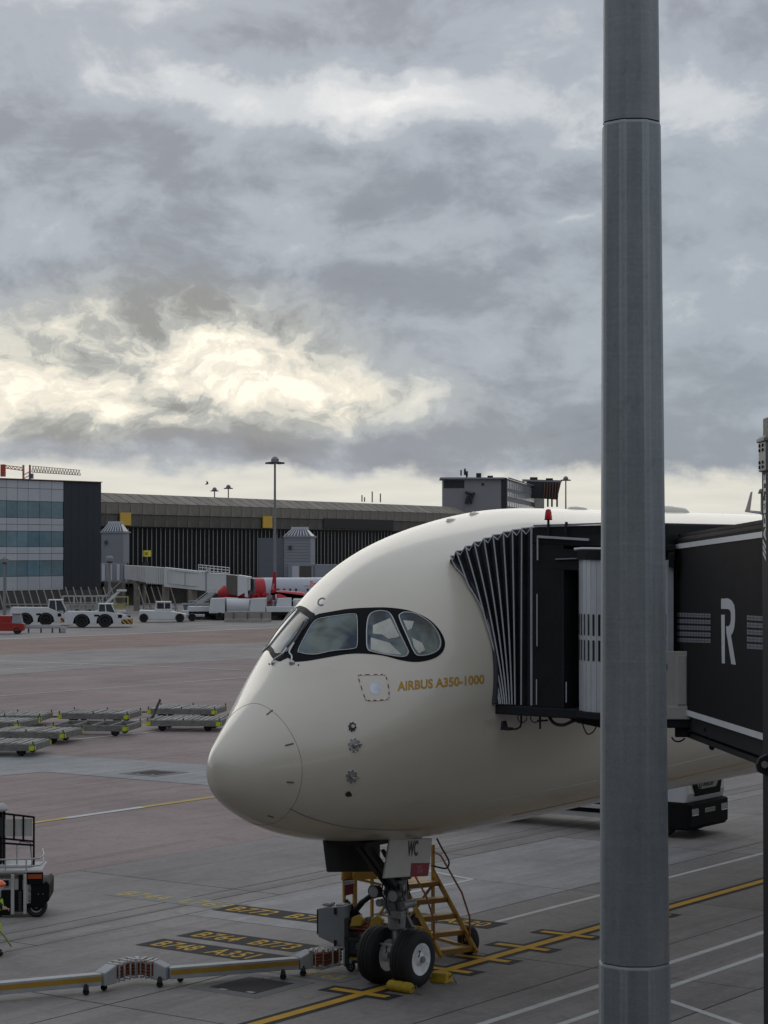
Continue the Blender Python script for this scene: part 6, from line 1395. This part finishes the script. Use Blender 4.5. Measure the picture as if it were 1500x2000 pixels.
for x in (-.8, .2, 1.0):
    for y in (-.85, .85): fr_.beam((x, y, 1.3), (x * .9, y * .92, 2.25), .1, .1)
fr_.beam((-.75, -.8, 2.25), (.95, -.8, 2.25), .1, .1); fr_.beam((-.75, .8, 2.25), (.95, .8, 2.25), .1, .1); fr_.build('cab_frame', VW, o); MB().bx(-.78, .92, -.82, .82, 2.25, 2.32).build('cab_roof', VW, o); MB().bx(-.6, .8, -.7, .7, 1.5, 2.1).build('windscreen', VG, o)
tow = thing('towbar_trailer', 'small pale trailer frame on wheels behind the open towing tractor', 'trailer', gp(372, 1213), R(4)); MB().bx(-1.2, 1.6, -.6, .6, .5, .75).build('frame', LGREY, tow, bevel=.04); MB().bx(-.9, -.2, -.5, .5, .75, 1.2).build('gear_box', VW, tow); vwheels(tow, (.2,), .7, .45, .3)
MB().beam((-1.2, 0, .5), (-2.4, 0, .45), .12, .12).build('drawbar', LGREY, tow)
rt = gp(18, 1238); o = thing('red_tractor', 'small red baggage tractor at the left edge', 'tractor', rt, R(3))
MB().prism([(-2.3, .3), (1.4, .3), (1.5, .7), (1.45, 1.0), (.5, 1.05), (-2.3, 1.15)], (0, .75, 0), (1, 0, 0), (0, 0, 1), 1.5).build('body', VR, o, bevel=.05); vwheels(o, (-1.7, .8), .65, .34, .25)
MB().hexa([(.3, -.65, 1.0), (1.3, -.65, 1.0), (1.3, .65, 1.0), (.3, .65, 1.0)], [(.4, -.6, 1.9), (1.1, -.6, 1.9), (1.1, .6, 1.9), (.4, .6, 1.9)]).build('windscreen', mat('pale_screen', (.24, .25, .28), .25), o); MB().bx(-1.2, .3, -.65, .65, 1.0, 1.75).build('engine_cover', VR, o, bevel=.05); MB().bx(-2.2, -1.2, -.6, .6, 1.1, 1.9).build('load_box', mat('orange_box', (.30, .12, .03), .6), o); MB().bx(.3, 1.15, -.68, .68, 1.9, 1.97).build('canopy', VR, o)
gr = gp(80, 1236); o = thing('crash_barrier', 'low grey steel crash barrier beside the red tractor', 'barrier', gr, R(2)); MB().bx(-2.6, 1.9, -.06, .06, .42, .78).build('rail', LGREY, o, bevel=.03); MB().bx(-2.6, 1.9, -.1, -.07, .52, .66).build('rail_fold', LGREY, o)
for x in (-2.3, -1.2, 0, 1.1, 1.8): MB().bx(x - .07, x + .07, 0, .12, 0, .7).build('post', DARK, o)
MB().box((2.15, 0, .3), (.5, .4, .6)).build('end_block', LGREY, o, bevel=.05)
# concrete barriers
blk = None
labs = ['leftmost', 'second', 'third', 'fourth', 'fifth', 'rightmost']
for k, (px, py, L_) in enumerate(((422, 1209, 3.9), (484, 1215, 5.2), (532, 1210, 2.8), (563, 1207, 1.6))):
    p = gp(px, py); o = thing('concrete_barrier', ('leftmost long', 'nearest and longest', 'short', 'rightmost tiny looking')[k] + ' grey concrete barrier block in front of the white trucks', 'barrier', p, R(-3), 'concrete barriers in front of the trucks')
    MB().prism([(-.35, 0), (.35, 0), (.3, .25), (.16, .45), (.12, 1.15), (-.12, 1.15), (-.16, .45), (-.3, .25)], (-L_ / 2, 0, 0), (0, 1, 0), (0, 0, 1), L_).build('barrier_block', mat('barrier_concrete', (.23, .22, .19), .85, var=.2, scale=.8, spec=.1), o)
    for x in (-.3 * L_, .0, .3 * L_): MB().box((x, -.2, .55), (.03, .2, 1.0)).build('joint', DARK, o)
# white service trucks
def svc_truck(px, py, label, yaw, cabl, body):
    p = gp(px, py); o = thing('service_truck', label, 'truck', p, yaw, 'white service trucks by the far jet')
    MB().bx(-3.6, 2.2, -1.0, 1.0, .55, .95).build('chassis', TK, o); vwheels(o, (-2.4, 1.2), .95, .46, .3)
    MB().prism([(.6, .8), (2.4, .8), (2.4, 1.5), (2.2, 2.5), (.6, 2.55)], (0, 1.05, 0), (1, 0, 0), (0, 0, 1), 2.1).build('cab', VW, o, bevel=.06); MB().bx(.95, 1.75, -1.07, -1.05, 1.6, 2.3).build('door_window', VG, o); MB().bx(2.36, 2.42, -.9, .9, 1.55, 2.35).build('windscreen', VG, o)
    if body == 'tank': MB().cyl((-3.4, 0, 1.7), (.4, 0, 1.7), .78, n=20).build('tank', VW, o, smooth=True); MB().bx(-3.5, .4, -.9, .9, .95, 1.1).build('bed', VW, o)
    else:
        MB().bx(-3.6, .5, -1.05, 1.05, .95, 1.55).build('bed', VW, o, bevel=.04)
        for x in (-3.4, -2.6, -1.8, -1.0, -.2): MB().beam((x, -1.0, 1.5), (x, -1.0, 2.2), .08, .08).build('stake', LGREY, o)
        MB().beam((-3.5, -1.0, 2.2), (0, -1.0, 2.2), .08, .08).build('stake_rail', LGREY, o)
    return o
svc_truck(450, 1211, 'white service truck with tank body left of the engine of the red jet', R(182), 0, 'tank'); svc_truck(530, 1211, 'white flatbed service truck under the wing of the red jet', R(178), 0, 'bed'); svc_truck(428, 1210, 'low white flatbed parked at the left of the white trucks', R(2), 0, 'bed'); svc_truck(580, 1210, 'white service truck half hidden behind the airliner nose', R(180), 0, 'tank')
skp = gp(395, 1206); o = thing('waste_skip', 'blue grey metal skip left of the white trucks', 'skip', skp, R(2)); MB().hexa([(-1.9, -.9, .15), (1.9, -.9, .15), (1.9, .9, .15), (-1.9, .9, .15)], [(-2.3, -1, 1.7), (2.3, -1, 1.7), (2.3, 1, 1.7), (-2.3, 1, 1.7)]).build('body', mat('skip_blue_grey', (.12, .14, .165), .6, var=.1), o, bevel=.04); MB().bx(-2.35, 2.35, -1.05, -.98, 1.55, 1.75).build('rim', LGREY, o)
for x in (-1.4, 0, 1.4): MB().bx(x - .06, x + .06, -1.02, -.9, .3, 1.6).build('rib', mat('skip_blue_grey', (.12, .14, .165), .6), o)
rd = at(462, 1172, 250); o = thing('red_loader', 'red belt loader under the far bridge', 'loader', (rd.x, rd.y, 0), R(0)); MB().bx(-4, 3, -.9, .9, .5, 1.1).build('chassis', VR, o, bevel=.05); MB().beam((-4.2, 0, 1.2), (4.0, 0, 2.0), 1.0, .25).build('belt', VR, o); vwheels(o, (-2.6, 1.8), .8, .4, .3)
# blast fence of slanted posts, carts and steps behind it
fp = gp(120, 1196)
def fence(x0, x1, n, y, label, grp):
    a = gp(x0, y); o = thing('blast_fence', label, 'fence', a)
    for k in range(n):
        b = gp(x0 + (x1 - x0) * k / (n - 1), y) - a; o2 = MB().beam(b, b + Vector((-1.1, .6, 3.3)), .08, .10).build('slanted_post', mat('fence_steel', (.30, .29, .25), .6, spec=.2), o); MB().beam(b + Vector((-.45, 1.6, 0)), b + Vector((-.65, .4, 2.0)), .1, .12).build('brace', mat('fence_steel', (.30, .29, .25), .6), o2)
    q_ = gp(x1, y) - a
    for z in (.5, 1.1): MB().beam(Vector((-.2, .1, z)), q_ + Vector((-.2, .1, z)), .08, .12).build('fence_rail', mat('fence_steel', (.30, .29, .25), .6), o)
fence(10, 232, 16, 1197, 'row of slanted steel fence posts behind the white tugs', 'a'); fence(286, 348, 6, 1196, 'short row of slanted steel posts under the far bridge', 'b')
for k, (px, py) in enumerate(((140, 1196), (162, 1196), (183, 1196), (206, 1195), (232, 1198))):
    p = gp(px, py); nm_ = ('leftmost', 'second', 'third', 'fourth', 'rightmost yellow railed')[k]
    o = thing('baggage_cart', nm_ + ' framed baggage cart in the row behind the fence', 'baggage cart', p, R(4), 'framed carts behind the fence'); MB().bx(-1.2, 1.2, -.8, .8, .45, .6).build('deck', LGREY, o); f_ = MB()
    for x in (-1.15, 1.15):
        for y in (-.75, .75): f_.beam((x, y, .6), (x, y, 2.1), .1, .1)
    f_.beam((-1.15, -.75, 2.1), (1.15, -.75, 2.1), .12, .12); f_.beam((-1.15, .75, 2.1), (1.15, .75, 2.1), .12, .12); f_.beam((-1.15, -.75, 1.3), (1.15, -.75, 1.3), .08, .08); f_.build('frame', mat('cart_yellow', (.36, .32, .12), .6) if k == 4 else mat('pale_frame', (.42, .42, .40), .6), o); MB().bx(-.9, .9, -.5, .7, .6, 1.1).build('load', OFFW if k != 4 else mat('cart_yellow', (.36, .32, .12), .6), o); vwheels(o, (-.8, .8), .7, .22, .15)
p = gp(215, 1203); o = thing('mobile_steps', 'white mobile passenger steps behind the second tug', 'steps', p, R(6)); MB().beam((-1.5, 0, .6), (1.3, 0, 3.2), 1.2, .3).build('stair_flight', VW, o); MB().bx(.8, 2.0, -.7, .7, 3.0, 3.2).build('platform', VW, o); MB().bx(-1.8, 2.0, -.8, .8, .4, .7).build('base', VW, o); vwheels(o, (-1.2, 1.4), .7, .35, .2)
for x in (-.6, .6): MB().beam((-1.5, x, 1.6), (1.3, x, 4.2), .07, .07).build('handrail', LGREY, o)
# ------------------------------------------------------------------ the pier the view is taken from
pr0 = W(-33.3, 20)
pier = thing('terminal_pier', 'dark glazed terminal pier that the viewpoint stands in front of, outside the picture', 'building', pr0, YAW)
PCL = mat('pier_cladding', (.10, .10, .105), .6, var=.12, scale=.3, spec=.2); PGL = mat('pier_glass', (.02, .024, .028), .2, var=.2, scale=.2, spec=.3)
MB().bx(-22, -.3, -70, 95, 0, 15.5).build('building_core', PCL, pier)
for k in range(33):
    y = -70 + k * 5
    MB().bx(-.3, -.1, y + .15, y + 4.85, 5.4, 11.0).build('window_pane', PGL, pier); MB().bx(-.3, 0, y - .15, y + .15, 0, 15.5).build('pilaster', PCL, pier)
MB().bx(-.6, .25, -70, 95, 15.5, 16.1).build('parapet', PCL, pier)
